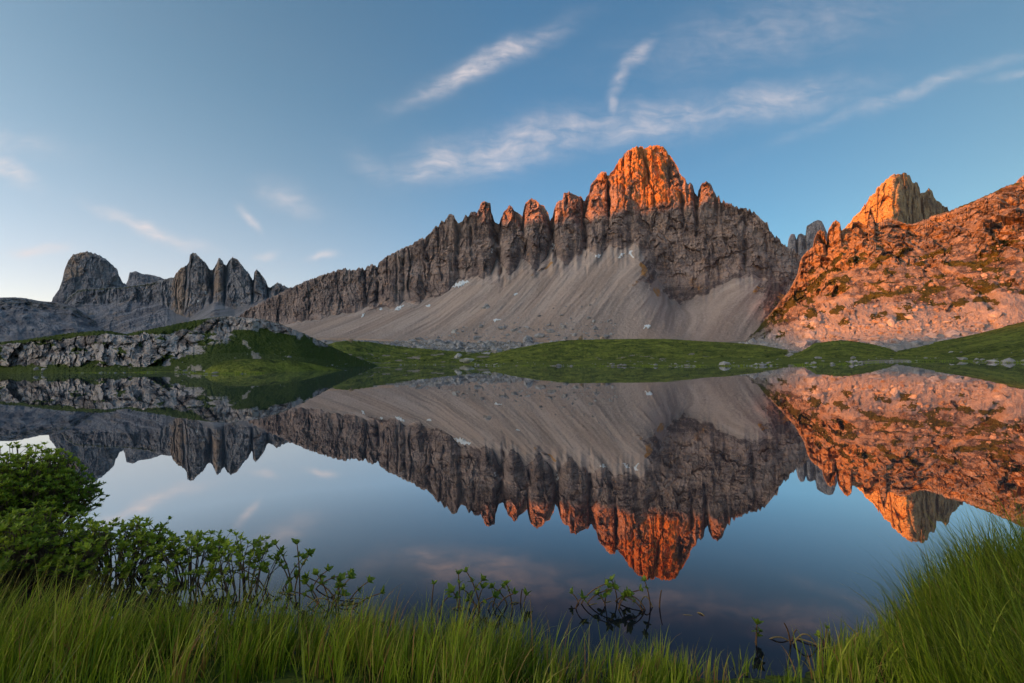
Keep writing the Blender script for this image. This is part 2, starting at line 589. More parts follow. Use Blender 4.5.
# ------------------------------------------------------------------ relief: a mountain from its guide lines
class Relief:
    """Guide lines run from the crest down to the foot; each gives height and distance along the width of the mountain.
    The surface between them is real ground: cliffs, scree cones and gullies are displaced in three dimensions, and the
    mountain has a far side."""
    def __init__(self, px0, px1, n, crest, guides, rows, back=(250, 0.0), back_rows=24, rough=0.5, seed=1, tooth=1.0):
        self.px = px = np.linspace(px0, px1, n)
        self.seed = seed
        D, Z = [], []
        cpy = curve(cl(crest['py']), px)
        cd = blur(curve(crest['d'], px), 4)
        crag = curve(crest.get('crag', const(1.0)), px)
        jit = fbm(px * 0.35, 0, seed * 3.1, 4, seed)
        cpy = cpy + jit * rough * 2.2 + crag * rough * 1.6 * (ridged(px * 0.23, 0, seed * 1.7, 3, seed + 3) - 0.55) * (rough > 0.25)
        cz = H + (HZ - cpy) / F * cd
        D.append(cd); Z.append(cz)
        for gd in guides:
            d = blur(curve(gd['d'], px), gd.get('blur', 10))
            py = blur(curve(cl(gd['py']) if not gd.get('level') else gd['py'], px), gd.get('blur', 6))
            D.append(d); Z.append(H + (HZ - py) / F * d)
        for k in range(1, len(Z)):                     # never climb on the way down
            Z[k] = np.minimum(Z[k], Z[k - 1] - 0.3)
        zsm = blur(cz, max(2, int(6 * n / (px1 - px0))))
        T, DD, ZZ = [], [], []
        for k, r in enumerate(rows):
            t = np.linspace(0, 1, r, endpoint=(k == len(rows) - 1))
            for a in t:
                T.append(k + a)
                DD.append(D[k] * (1 - a) + D[k + 1] * a)
                zk = Z[k] * (1 - a) + Z[k + 1] * a
                if k == 0:                              # single teeth and nicks of the crest die out in the wall below
                    zk = zk + (zsm - Z[0]) * (1 - a) * sstep(0.0, 0.28, a)
                ZZ.append(zk if not ZZ else np.minimum(zk, ZZ[-1] - 0.02))
        T.append(len(rows) + 0.05); DD.append(DD[-1] - 2.0); ZZ.append(np.full(n, -4.0))     # the foot runs on into the ground
        bl, bz = back
        bt = np.linspace(1, 0, back_rows, endpoint=False)
        zb = np.full(n, bz)
        for a in bt[::-1]:
            T.insert(0, -a)
            DD.insert(0, cd + bl * a)
            ZZ.insert(0, np.minimum(cz * (1 - a ** 0.8) + zb * a ** 0.8, cz - 0.2 * a))
        self.T = np.array(T)[:, None] * np.ones((1, n))
        self.D = np.array(DD)
        self.Z = np.array(ZZ)
        self.PX = np.ones((len(T), 1)) * px[None, :]
        self.cz = cz
        self.nb = back_rows
        self.cpy = cpy
        # along-wall coordinate in metres
        x = (px - 512) / F * cd
        s = np.concatenate([[0], np.cumsum(np.hypot(np.diff(x), np.diff(blur(cd, 8))))])
        self.S = np.ones((len(T), 1)) * s[None, :]
        # how deep each column's notch is cut below the neighbouring teeth
        w = max(3, int(8 * n / (px1 - px0)))
        pad = np.pad(cz, w, mode='edge')
        mx = np.max(np.stack([pad[i:i + n] for i in range(2 * w + 1)]), 0)
        padm = np.pad(mx, w, mode='edge')
        mx = np.min(np.stack([padm[i:i + n] for i in range(2 * w + 1)]), 0)       # fills the nicks only, not the flanks
        self.notch = np.ones((len(T), 1)) * (blur(mx, w // 2 + 1) - cz).clip(0)[None, :]
        self.below = np.maximum(0, cz[None, :] - self.Z)     # metres below the crest

    def push(self, delta):
        """move the surface towards the camera by delta metres"""
        self.D = self.D - delta

    def lift(self, dz):
        self.Z = self.Z + dz

    def points(self):
        X = (self.PX - 512) / F * self.D
        return np.stack([X, self.D, self.Z], -1)

    def build(self, name, mat, attrs, **kw):
        P = self.points()
        self.P = P
        R, C = P.shape[:2]
        A = {k: np.broadcast_to(v, (R, C)) for k, v in attrs.items()}
        f = grid_faces(R, C)
        return mesh_np(name, P.reshape(-1, 3), f, mat, attrs=A, **kw)

    def find(self, px, py):
        """the grid cell on the front seen in pixel (px, py)"""
        px, py = (float(t) for t in canon(px, py))
        P = self.P[self.nb:]
        c = int(np.clip(np.searchsorted(self.px, px), 0, P.shape[1] - 1))
        yy = HZ - (P[:, c, 2] - H) / P[:, c, 1] * F
        r = int(np.argmin(np.abs(yy - py)))
        return r + self.nb, c

    def patch(self, px, py, rx, ry, name, mat, parent, slant=0.0, off=0.9, seed=0):
        """a thin drift lying on the surface round (px, py), its half sizes in picture units"""
        px, py = (float(t) for t in canon(px, py))
        P = self.P
        yy = HZ - (P[..., 2] - H) / P[..., 1] * F
        dx = (self.PX - px) / rx
        dy = (yy - py) / ry
        dx = dx + slant * dy
        nz = perlin(self.PX * 0.45, yy * 0.45, seed + 0.5, seed)
        m = (dx ** 2 + dy ** 2 + nz * 1.3) < 0.58
        m &= self.T > 0.02
        m &= (np.abs(self.PX - px) < rx * 2.5) & (np.abs(yy - py) < ry * 2.5)
        q = m[:-1, :-1] & m[1:, :-1] & m[1:, 1:] & m[:-1, 1:]
        R, C = m.shape
        f = grid_faces(R, C).reshape(R - 1, C - 1, 4)[q]
        if len(f) == 0:
            return None
        ids, inv = np.unique(f.ravel(), return_inverse=True)
        n = len(ids)
        base = P.reshape(-1, 3)[ids]
        top = base + np.array([0.1, -off, off * 0.8])
        f = inv.reshape(-1, 4)
        # thickness: top sheet, bottom sheet and rim
        e = np.concatenate([f[:, [0, 1]], f[:, [1, 2]], f[:, [2, 3]], f[:, [3, 0]]])
        key = {}
        for a, b in e:
            k = (min(a, b), max(a, b))
            key[k] = None if k in key else (a, b)
        rim = np.array([(a, b, b + n, a + n) for a, b in [v for v in key.values() if v]], np.int32)
        low = base + np.array([0, 1.0, -0.8])
        return mesh_np(name, np.concatenate([top, low]), [f, f[:, ::-1] + n, rim], mat, parent)


# ------------------------------------------------------------------ traced crest lines
CREST_MAIN = [(215, 330), (225, 325), (250, 308), (270, 297.5), (288, 289), (300, 283.5), (311.7, 278.6), (326.4, 273.5), (335, 270.6), (341, 269), (345.4, 268.4),
    (351.3, 270.3), (361.5, 267.6), (364.5, 269.8), (368.8, 265.4), (373.2, 264.3), (377.3, 267.6), (378.8, 262.5), (387.9, 255.2), (399.6, 250), (411.3, 244.2),
    (422.3, 237.6), (424.5, 238.3), (430.4, 232.5), (435.5, 225.9), (438.4, 226.2), (441.4, 220), (444.3, 222), (446.5, 217.5), (451, 213), (453.9, 214.9),
    (457.6, 223), (462, 221.5), (465, 215.7), (467.8, 216.6), (472.2, 211.3), (476.6, 212), (479.6, 209), (480.3, 203.2), (484, 201.7), (490.5, 202.5),
    (491.3, 212), (495, 223), (499.3, 224), (503, 212.7), (505.2, 210.5), (510, 204.7), (514.7, 210.5), (519.8, 214.2), (522.3, 215.4), (524.2, 206.9),
    (526.4, 201.7), (531.6, 197.8), (536.7, 200.3), (539.6, 204), (544, 206), (548.4, 213.5), (550.2, 221.8), (552.5, 217), (554.3, 208.3), (557.2, 201.7),
    (563, 198.4), (563.5, 193.4), (569, 191.2), (575.5, 195.2), (580, 195.9), (584.6, 201.2), (589, 193), (590.5, 185), (599.3, 174), (601.5, 171.5), (605.9, 171.7),
    (607.4, 175.6), (612.5, 171), (618.3, 161.5), (625.7, 152), (633, 147.6), (641.8, 146.2), (644, 148.5), (650.6, 145.7), (657.9, 145), (663.8, 146.4),
    (668.1, 153.4), (674, 160.8), (678.4, 168), (679.1, 173.2), (684.3, 177.6), (687.2, 183.5), (690.9, 182.7), (693, 186.4), (694.5, 192.3), (697.7, 196.4),
    (698.4, 190), (702.6, 182.7), (706.2, 181.2), (710.8, 184), (714.3, 191), (716.5, 196), (719, 196.6), (720.5, 201.7), (730, 202.5), (736.6, 206.9),
    (745.4, 207.6), (751.3, 211.3), (757, 214.2), (763, 220), (767.4, 223), (769.6, 229.6), (774.7, 236), (779, 237), (782, 242.8), (787, 246.4), (800, 255), (815, 268), (840, 290), (860, 310)]
CREST_DOME = [(30, 330), (44, 312), (52, 300.3), (53.5, 296.6), (59.3, 289.3), (62.3, 279.8), (64.5, 269.5), (68.8, 259.3), (73.2, 254.6), (80.6, 252.3), (87.9, 251.7), (96.7, 254.2),
    (105.5, 258.6), (112, 264.4), (117.2, 268.8), (119, 275.4), (122.3, 281.3), (128, 287), (140, 300), (160, 325)]
CREST_BLOCK = [(112, 300), (122, 288), (125.2, 285.7), (128, 279.8), (129.6, 272.5), (136, 271), (142.8, 274), (150, 274.4), (160, 277), (168, 281), (185, 292), (200, 310)]
CREST_TOWERS = [(40, 325), (60, 308), (70, 296), (79, 289), (100, 288), (124.5, 287), (150, 282.7), (164.6, 279), (174.2, 276.9), (175.6, 273.2), (181.5, 268), (186.6, 265.2), (189.3, 261.5),
    (189.8, 254.9), (192.5, 252.3), (196, 253.4), (200.5, 257.8), (205, 262.2), (209.3, 268.8), (212.3, 270.6), (214.5, 267.4), (216.7, 262.2), (218.9, 258), (222.5, 260),
    (224, 264.4), (226.2, 265.4), (229, 260), (232.8, 257), (237.2, 259.3), (243.7, 267.4), (249.6, 274), (252.5, 280), (253.6, 279.8), (254.3, 272.5), (256.6, 268.8),
    (260.6, 273.2), (265.7, 280.5), (268, 286.4), (270, 287.9), (274.5, 284.2), (277.4, 282), (280.4, 284.2), (287.7, 287), (290.6, 288.6), (310, 300), (340, 322)]
CREST_LEFT = [(-420, 270), (-300, 283), (-180, 278), (-90, 290), (-40, 296), (0, 297.5), (15, 297.2), (25, 298), (40, 301), (60, 302.5), (75, 307), (95, 320), (120, 336)]
CREST_PEAK = [(815, 260), (835, 240), (843.4, 228.8), (850.8, 221.5), (853.7, 216.4), (861, 210.5), (865.4, 206), (864.9, 202.5), (869.8, 196.6), (875, 193), (876.4, 188.6), (883, 182.7), (888.8, 177.6),
    (893.2, 174.2), (899, 174.4), (905, 172.7), (910, 175.4), (912.3, 182.7), (917.4, 182.7), (919.6, 187), (920.3, 193), (924.7, 192.2), (929, 187.8), (932, 190),
    (934.2, 198), (941.6, 203.2), (942.3, 206), (947.4, 206.9), (948.2, 210.5), (960, 218), (985, 235), (1010, 262)]
CREST_GAP = [(770, 275), (782, 255), (787.5, 246.4), (788.6, 239), (790.8, 234), (794.5, 234), (796.7, 239.4), (798, 234.7), (801, 233.2), (805.5, 235.6), (806.6, 226), (811.3, 223), (817.2, 220),
    (821.6, 220.8), (824.5, 226.6), (830, 240), (840, 262), (850, 285)]
CREST_SLOPE = [(738, 342), (745, 338), (760, 325), (775, 308), (790, 289), (797, 275), (800, 262), (802.5, 256), (808, 250), (812.8, 247.9), (814.3, 239), (817.2, 231.8), (820.8, 229.3), (824.5, 231.8), (826, 242),
    (826.9, 244), (827.6, 231.8), (829, 228), (833.3, 221.5), (836.2, 220), (840, 222.3), (841.4, 230.3), (846.5, 228), (851.5, 227.4), (853, 221.5), (858.8, 220.8), (862.5, 224.5), (866.9, 224.5),
    (868.2, 214), (870.5, 206), (873, 212), (875.3, 223), (883, 222), (884.5, 219.3), (891.8, 217.9), (900.6, 221.5), (907.9, 223.7), (915, 223), (922.5, 220), (928.4, 218.6), (931.3, 215.4), (937.2, 214.2),
    (948.9, 211.3), (960.6, 206), (973, 201.3), (985, 195.8), (993.6, 192.2), (1000.9, 188), (1009.4, 185), (1016.7, 182.7), (1024, 182), (1060, 172), (1110, 166), (1180, 178), (1280, 200), (1400, 240)]


def cliff_relief(r, amp, scale=1.0, tmax=2.0, seed=0, top=8.0, columns=1.0, strata=1.0):
    """cut pillars, cracks and ledges into the rows between the crest and guide tmax"""
    s, z, t = r.S / scale, r.Z / scale, r.T
    wgt = sstep(0, top, r.below) * (1 - sstep(tmax - 0.35, tmax + 0.1, t)) * (t > 0)
    warp = fbm(s * 0.02, z * 0.012, seed, 3, seed + 5) * 14
    wz = z + 12 * fbm(s / 30.0, z / 30.0, seed, 4, seed + 6)
    ws = s + warp + 5 * fbm(s / 14.0, z / 14.0, seed, 4, seed + 8)
    fa = facet(ws / 46.0, wz / 105.0, seed + 1)
    fb = facet(ws / 19.0, wz / 34.0, seed + 2)
    fc = facet(ws / 8.5, wz / 12.0, seed + 3)
    fd = facet(s / 3.8, z / 4.6, seed + 4)
    big = fbm(s / 85.0, z / 150.0, seed + 0.3, 3, seed + 7)
    rg = ridged(s / 26.0, z / 80.0, seed + 0.7, 4, seed + 9) - 0.5
    rock = fbm(s / 12.0 + 0.3 * warp / 14, z / 9.5, seed + 1.7, 5, seed + 15, 0.62)
    fine = ridged(s / 6.0, z / 5.0, seed, 4, seed + 11, 0.6) - 0.5
    led = z / 12.0 + s / 260.0 + fbm(s / 70.0, z / 50.0, seed, 3, seed + 13) * 1.5
    led = led - np.floor(led)
    led = np.minimum(led * 1.15, (1 - led) * 7) * np.clip(0.35 + 1.8 * fbm(s / 30.0, z / 18.0, seed, 3, seed + 14), 0, 1.1)
    gul = sstep(0.66, 0.95, ridged(s / 46.0 + 0.25 * warp / 14, z / 260.0, seed + 2.7, 3, seed + 17))
    d = amp * (1.5 * fa * (0.4 + 0.6 * columns) + 1.05 * fb + 0.60 * fc + 0.26 * fd + 1.2 * big + 0.35 * columns * rg + 0.35 * rock + 0.2 * fine + strata * 0.40 * led - 1.2 * columns * gul)
    r.push(d * wgt)
    return wgt


def notch_cut(r, k, tmax, fade=60.0):
    w = sstep(0, 6, r.below) * (1 - sstep(tmax * 0.35, tmax, r.T)) * (r.T > 0)
    r.push(-k * r.notch * w)


def back_rough(r, amp, seed):
    b = sstep(0.0, 0.25, -r.T)
    r.lift(b * amp * fbm(r.S / 60.0, r.T * 3, seed, 4, seed))


def streaks(r, seed, k=1.0, wide=0.5):
    """scree fans: tone follows thin tracks running down the fall line"""
    X = (r.PX - 512) / F * r.D
    m = curve([(200, 1.3), (440, 1.25), (560, 0.85), (620, 0.85), (760, 1.4)], r.PX)
    q = X - m * r.Z + 10 * fbm(X / 90.0, r.Z / 60.0, seed, 2, seed + 8)
    a = fbm(q / 8.0 * k, r.Z / 90.0, seed, 5, seed, 0.62)
    b = fbm(q / 45.0 * k, r.Z / 120.0, seed, 3, seed + 4)
    c = fbm(X / 5.0, r.D / 5.0, seed, 3, seed + 6)
    return np.clip(wide + a * 1.3 + b * 0.9 + c * 0.35, 0, 1)


# ------------------------------------------------------------------ main mountain
def zig(base, dbase):
    """the foot of the cliffs: scree reaches up the gullies, buttresses stand down into it"""
    x = np.arange(215, 861, 1.0)
    y = blur(curve(base, x), 4)
    dy = 9.0 * fbm(x / 13.0, 0, 0, 4, 331) + 3.0 * (0.5 - ridged(x / 9.0, 0, 0, 2, 333))
    for cx, up in ((344, 5), (365, 6), (378, 7), (404, 6), (428, 6), (457, 6), (471, 5), (497, 13), (522, 7), (551, 14), (585, 7), (609, 7), (634, 7)):
        dy = dy - up * np.exp(-np.abs((x - cx) / 4.5) ** 1.4)
    for cx, dn in ((354, 3), (390, 4), (415, 3), (440, 4), (485, 4), (511, 6), (536, 5), (568, 5), (598, 3)):
        dy = dy + dn * np.exp(-((x - cx) / 6.0) ** 2)
    d = blur(curve(dbase, x), 10)
    xc, yc = canon(x, y)
    df = blur(curve(FOOT_MAIN[1], x), 20)
    zs, zf = (HZ - yc) / F * d, (HZ - canon(x, curve(FOOT_MAIN[0], x))[1]) / F * df
    m = (d - df) / np.maximum(zs - zf, 10)
    k = np.clip(m / np.maximum(1 - (HZ - yc) / F * m, 0.35), 0.5, 3.0)
    dy = dy * curve([(215, 0.5), (440, 0.6), (500, 1.0)], x)
    dz = np.where(x > 640, 0.5, 1.0) * np.clip(-dy, -24, 24) / F * d * k
    f = 0.30                                           # lower down the cones have merged into one even sheet
    dm = d * (1 - f) + df * f
    zm = zs * (1 - f) + zf * f
    return [dict(py=list(zip(x.tolist(), (y + dy).tolist())), d=list(zip(x.tolist(), (d + dz).tolist())), blur=2),
            dict(level=True, py=list(zip(xc.tolist(), (HZ - zm / dm * F).tolist())), d=list(zip(x.tolist(), dm.tolist())), blur=16)]


FOOT_MAIN = ([(215, 340), (350, 338), (450, 342), (560, 340), (650, 341), (750, 345), (860, 350)],
             [(215, 960), (300, 760), (400, 660), (500, 590), (600, 560), (700, 540), (860, 520)])


def main_mountain():
    r = Relief(215, 860, 1500,
               dict(py=CREST_MAIN, d=[(215, 1180), (300, 1060), (450, 960), (590, 925), (640, 900), (720, 860), (780, 800), (860, 760)], crag=[(715, 1.0), (728, 2.6), (800, 2.6)]),
               [dict(py=[(215, 331), (300, 299), (345, 285), (400, 270), (450, 240), (500, 236), (560, 222), (590, 213), (640, 211), (690, 206), (720, 212), (745, 222), (770, 245), (800, 265), (860, 312)],
                     d=[(215, 1165), (300, 1040), (450, 935), (590, 898), (640, 868), (690, 855), (720, 842), (780, 780), (860, 740)], blur=8),
                *zig([(215, 332), (300, 323), (330, 317), (360, 312), (400, 306), (430, 301), (455, 286), (490, 274), (520, 266), (560, 261), (600, 253), (635, 249), (647, 257), (658, 283), (670, 303), (690, 303), (710, 292), (730, 282), (748, 274), (765, 284), (790, 290), (830, 304), (860, 320)],
                    [(215, 1130), (300, 985), (400, 890), (500, 845), (600, 812), (640, 800), (665, 760), (690, 740), (750, 720), (800, 700), (860, 690)]),
                dict(py=[(215, 340), (350, 338), (450, 342), (560, 340), (650, 341), (750, 345), (860, 350)],
                     d=[(215, 960), (300, 760), (400, 660), (500, 590), (600, 560), (700, 540), (860, 520)], blur=20)],
               [130, 170, 70, 110], back=(420, 10.0), rough=1.0, seed=3)
    r.T = np.interp(r.T, [-1, 2, 3, 4, 5], [-1, 2, 2.3, 3, 4])
    notch_cut(r, 0.8, 1.6)
    # the deep cracks that part the pillars, followed down the wall
    cracks = [(457.5, 3, 26, 0, 90), (496, 3.4, 42, 4, 130), (521.5, 2.6, 38, 3, 110), (550.5, 2.6, 40, 4, 120), (584, 2.8, 34, 1, 130), (608.5, 2.0, 30, 1, 110),
              (644.5, 1.8, 26, 9, 110), (625.5, 1.6, 16, 0, 110), (632.5, 1.5, 14, -1, 105), (672, 2.2, 16, -2, 70), (681, 3.0, 26, 3, 90), (696, 2.4, 34, 0, 70), (427, 2.2, 18, 2, 100), (404, 2.0, 16, 0, 90),
              (378, 2.0, 24, -1, 80), (365, 1.8, 16, 0, 70), (470, 1.6, 14, 2, 80), (736, 2.0, 14, 0, 60), (764, 2.2, 16, 2, 60)]
    for cx, w, dep, lean, length in cracks:
        cx = float(canon(cx, 210)[0])
        c = cx + lean * r.below / 100.0 + 1.6 * perlin(r.below / 28.0, cx, 0, 3) + 0.7 * perlin(r.below / 7.0, cx, 0, 4)
        prof = 1.0 * (0.6 + 0.8 * perlin(r.below / 22.0, cx, 2, 5)).clip(0.1, 1.2) * np.exp(-np.abs((r.PX - c) / (w * 0.75)) ** 1.5) * (1 - sstep(length * 0.6, length * 1.5, r.below)) * sstep(0, 7, r.below) * (r.T > 0)
        r.push(-dep * prof)
    # the summit block stands proud of the wall under it, in two great rounded pillars
    blk = np.exp(-((r.PX - 627) / 13.0) ** 2) * 0.9 + np.exp(-((r.PX - 657) / 11.0) ** 2)
    r.push(11 * blk * sstep(10, 60, r.below) * (1 - sstep(110, 190, r.below)) * (r.T > 0))
    cliff_relief(r, 8.5, 1.0, 2.0, seed=21, columns=1 - 0.65 * np.exp(-((r.PX - 645) / 32) ** 2) * (1 - sstep(0.9, 1.1, r.T)))
    # the right wall is banded with ledges
    band = np.clip((r.PX - 640) / 40, 0, 1) * sstep(0.9, 1.2, r.T) * (1 - sstep(1.8, 2.0, r.T))
    led = r.Z / 15.0 + r.S / 190.0 + fbm(r.S / 40.0, r.Z / 30, 2, 4, 77) * 1.3
    led = led - np.floor(led)
    led = np.minimum(led * 1.25, (1 - led) * 5)
    r.push(3.2 * band * led * np.clip(0.4 + 1.6 * fbm(r.S / 25.0, r.Z / 12, 6, 3, 79), 0, 1))
    # scree: cones and runnels
    sc = sstep(1.9, 2.08, r.T)
    X = (r.PX - 512) / F * r.D
    q = X - curve([(200, 1.3), (440, 1.25), (560, 0.85), (620, 0.85), (760, 1.4)], r.PX) * r.Z
    cone = ridged(q / 120.0, r.Z / 300.0, 4, 2, 61) - 0.5
    run = fbm(q / 14.0, r.Z / 90.0, 9, 4, 63)
    ribn = sstep(0.12, 0.42, fbm(q / 60.0, r.Z / 55.0, 5, 4, 33) + 0.42 * np.exp(-((r.PX - 772) / 42) ** 2) - 0.30 * (r.T - 2.0) + 0.45 * np.exp(-((r.PX - 656) / 13) ** 2) * (1 - sstep(2.25, 2.5, r.T)))
    r.push(sc * ribn * (3.5 + 7 * fbm(r.S / 10, r.Z / 8, 3, 5, 34, 0.62)) * (1 - sstep(2.8, 3, r.T)))
    r.push(sc * (cone * 7 + run * 5.5) * (1 - sstep(2.75, 3.0, r.T)))
    r.lift(sc * fbm(r.S / 6.0, r.D / 6.0, 1, 3, 65) * 0.7)
    back_rough(r, 25, 5)
    st = streaks(r, 41)
    rub = sstep(2.55, 2.95, r.T + 0.25 * fbm(r.PX / 20, r.T * 4, 2, 3, 15))
    tone = np.where(r.T > 1.95, st * (1 - 0.5 * rub), np.clip(0.5 + 0.4 * fbm(r.S / 40, r.Z / 40, 2, 3, 8), 0, 1))
    rockrib = ribn
    scree = sc * (1 - 0.9 * rockrib)
    grass = 0.55 * np.exp(-((r.PX - 775) / 40) ** 2) * sstep(1.9, 2.3, r.T) * (0.5 + fbm(r.PX / 9.0 + r.T * 3, r.T * 5, 3, 3, 91))
    warm = np.clip(-0.2 + 0.2 * np.exp(-((r.PX - 715) / 50) ** 2) * sstep(0.9, 1.3, r.T) + 1.0 * np.exp(-((r.PX - 645) / 45) ** 2) * (1 - sstep(0.8, 1.1, r.T)) + fbm(r.S / 60, r.Z / 40, 7, 3, 52) * 0.6, 0, 1)  # ochre rock patches; on the summit block also alpenglow put into the colour
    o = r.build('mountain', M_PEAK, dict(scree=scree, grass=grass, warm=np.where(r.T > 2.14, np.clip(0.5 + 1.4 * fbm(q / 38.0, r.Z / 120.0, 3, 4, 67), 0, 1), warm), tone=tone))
    tag(o, 'broad dolomite massif with pinnacled ridge and high orange lit summit block above grey scree', 'mountain', kind='structure')
    for k, (px, py, rx, ry, sl_) in enumerate([(461, 284, 6.5, 4.5, 0.9), (399, 308, 3.6, 3.4, 0.8), (381, 309, 1.8, 2.0, 0.5), (363, 315, 1.7, 2.6, 0.6), (428, 306, 3.2, 1.3, 0.0), (516, 294, 2.0, 2.8, 0.6),
                                              (631, 254, 2.8, 4.0, -0.4), (598, 256, 3.0, 2.6, 0.4), (621, 256, 2.6, 2.8, 0.8), (647, 327, 4.0, 3.2, 0.6), (495, 321, 5.5, 1.8, 0.6), (492, 251, 1.5, 3.2, 0), (553, 246, 1.5, 4.0, 0)]):
        r.patch(px, py, rx, ry, 'snow_patch', M_SNOW, o, sl_, seed=k + 3)
    return r, o


R_MAIN, MAIN = main_mountain()


def left_mountains():
    r = Relief(30, 160, 420, dict(py=CREST_DOME, d=const(1900)),
               [dict(py=[(30, 332), (52, 306), (66, 285), (90, 280), (118, 290), (160, 327)], d=const(1850)), dict(py=[(30, 334), (60, 318), (120, 312), (160, 330)], d=const(1790)), dict(py=const(338), d=const(1550))],
               [80, 60, 40], back=(500, 10), rough=0.7, seed=5)
    notch_cut(r, 1.0, 2.0)
    cliff_relief(r, 11, 2.0, 2.2, seed=31, top=14, strata=2.2)
    back_rough(r, 20, 6)
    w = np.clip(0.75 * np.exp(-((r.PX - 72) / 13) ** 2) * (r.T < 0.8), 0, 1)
    o = r.build('mountain', M_FAR, dict(scree=sstep(2.2, 2.5, r.T), grass=0, warm=w, tone=np.clip(0.45 + 0.4 * fbm(r.S / 60, r.Z / 30, 2, 3, 8), 0, 1)))
    tag(o, 'distant dome shaped rock mountain standing alone at the far left of the skyline', 'mountain', kind='structure')

    r = Relief(112, 200, 240, dict(py=CREST_BLOCK, d=const(2300)),
               [dict(py=[(112, 304), (130, 290), (160, 290), (200, 313)], d=const(2240)), dict(py=const(330), d=const(2000))],
               [60, 40], back=(500, 10), rough=0.3, seed=6)
    cliff_relief(r, 9, 2.2, 1.2, seed=35, top=16)
    back_rough(r, 20, 7)
    o = r.build('mountain', M_FAR, dict(scree=sstep(1.1, 1.5, r.T), grass=0, warm=0.1, tone=np.clip(0.42 + 0.4 * fbm(r.S / 60, r.Z / 30, 2, 3, 9), 0, 1)))
    tag(o, 'small flat topped rock block on the skyline just behind the distant dome', 'mountain', kind='structure')

    r = Relief(40, 340, 900, dict(py=CREST_TOWERS, d=[(40, 1500), (150, 1420), (190, 1330), (250, 1300), (340, 1300)]),
               [dict(py=[(40, 328), (79, 296), (124, 292), (165, 289), (190, 288), (215, 286), (235, 286), (256, 287), (275, 292), (300, 302), (340, 324)], d=[(40, 1480), (150, 1400), (190, 1295), (250, 1270), (340, 1280)]),
                dict(py=[(40, 332), (79, 306), (124, 302), (160, 304), (176, 313), (190, 318), (203, 309), (214, 302), (235, 309), (250, 304), (270, 297), (300, 308), (340, 328)], d=[(40, 1450), (150, 1350), (190, 1240), (250, 1230), (340, 1250)], blur=3),
                dict(py=const(337), d=[(40, 1200), (190, 1020), (340, 1050)])],
               [110, 70, 90], back=(450, 10), rough=0.8, seed=7)
    notch_cut(r, 0.9, 1.6)
    for cx, w, dep, lean in [(212.3, 2.4, 60, 0), (225, 1.8, 40, 0), (253, 1.6, 46, 0), (269, 1.8, 40, 0), (187, 1.6, 18, -2)]:
        cx = float(canon(cx, 272)[0])
        c = cx + lean * r.below / 100.0 + perlin(r.below / 40.0, cx, 0, 3)
        r.push(-0.7 * dep * np.exp(-np.abs((r.PX - c) / (0.8 * w)) ** 1.5) * sstep(0, 12, r.below) * (1 - sstep(1.6, 2.2, r.T)) * (r.T > 0))
    cliff_relief(r, 12.0, 1.35, 2.05, seed=43, top=10)
    lw = (1 - sstep(150, 185, r.PX)) * sstep(0.8, 1.2, r.T) * (1 - sstep(2.7, 3, r.T))
    r.push(lw * (26 * fbm(r.S / 120, r.Z / 70, 4, 4, 45) + 16 * (ridged(r.S / 45, r.Z / 40, 6, 4, 46) - 0.5)))
    sc = sstep(1.9, 2.15, r.T)
    moor = (1 - sstep(150, 180, r.PX)) * (r.T > 0)
    back_rough(r, 20, 8)
    w = np.clip(0.2 + 0.7 * np.exp(-((r.PX - 178) / 6) ** 2) + 0.5 * np.exp(-((r.PX - 217) / 5) ** 2) * (r.T < 1.6), 0, 1)
    rib = sstep(0.0, 0.3, fbm(r.PX / 12.0, r.T * 2.0, 5, 4, 34) - 0.1 * (r.T - 2))
    o = r.build('mountain', M_FAR, dict(scree=np.clip(sc * (1 - 0.8 * rib) * (1 - 0.75 * moor), 0, 1), grass=moor * sstep(0.0, 0.1, r.T) * (1 - sstep(0.25, 0.6, r.T)) * 0.55, warm=w, tone=np.where(r.T > 2, streaks(r, 44) * 0.8, np.clip(0.5 + 0.4 * fbm(r.S / 50, r.Z / 50, 2, 3, 10), 0, 1))))
    tag(o, 'group of three shadowed rock towers with a lone spike beside them', 'mountain', kind='structure')
    for k, (px, py, rx, ry) in enumerate([(205.5, 292, 2.2, 3.0), (198.5, 301, 1.6, 1.4)]):
        r.patch(px, py, rx, ry, 'snow_patch', M_SNOW, o, 0.5, seed=k + 23)

    r = Relief(-420, 120, 540, dict(py=CREST_LEFT, d=[(-420, 1500), (0, 1350), (120, 1250)]),
               [dict(py=[(-420, 290), (-200, 300), (0, 309), (40, 311), (75, 316), (120, 338)], d=[(-420, 1420), (0, 1240), (120, 1180)]), dict(py=const(340), d=[(-420, 1000), (0, 900), (120, 900)])],
               [60, 70], back=(500, 10), rough=0.25, seed=8)
    r.push(fbm(r.S / 90, r.T * 2, 3, 4, 71) * 45 * sstep(0, 10, r.below) * (r.T > 0))
    r.push((ridged(r.S / 60, r.Z / 28, 3, 5, 72) - 0.5) * 22 * sstep(0, 14, r.below) * (r.T > 0) * (1 - sstep(1.7, 2, r.T)))
    r.push(cliff_relief(r, 3.0, 1.5, 2.0, seed=47, columns=0.5) * 0)
    back_rough(r, 20, 9)
    o = r.build('mountain', M_FAR, dict(scree=0.35 * sstep(1.4, 1.9, r.T), grass=sstep(0, 0.1, r.T) * (1 - sstep(0.5, 1.0, r.T)) * 0.45, warm=0.0, tone=np.clip(0.4 + 0.4 * fbm(r.S / 50, r.T * 5, 2, 3, 12), 0, 1)))
    tag(o, 'low dark ridge with a grassy top at the left edge below the bright sky', 'mountain', kind='structure')


left_mountains()


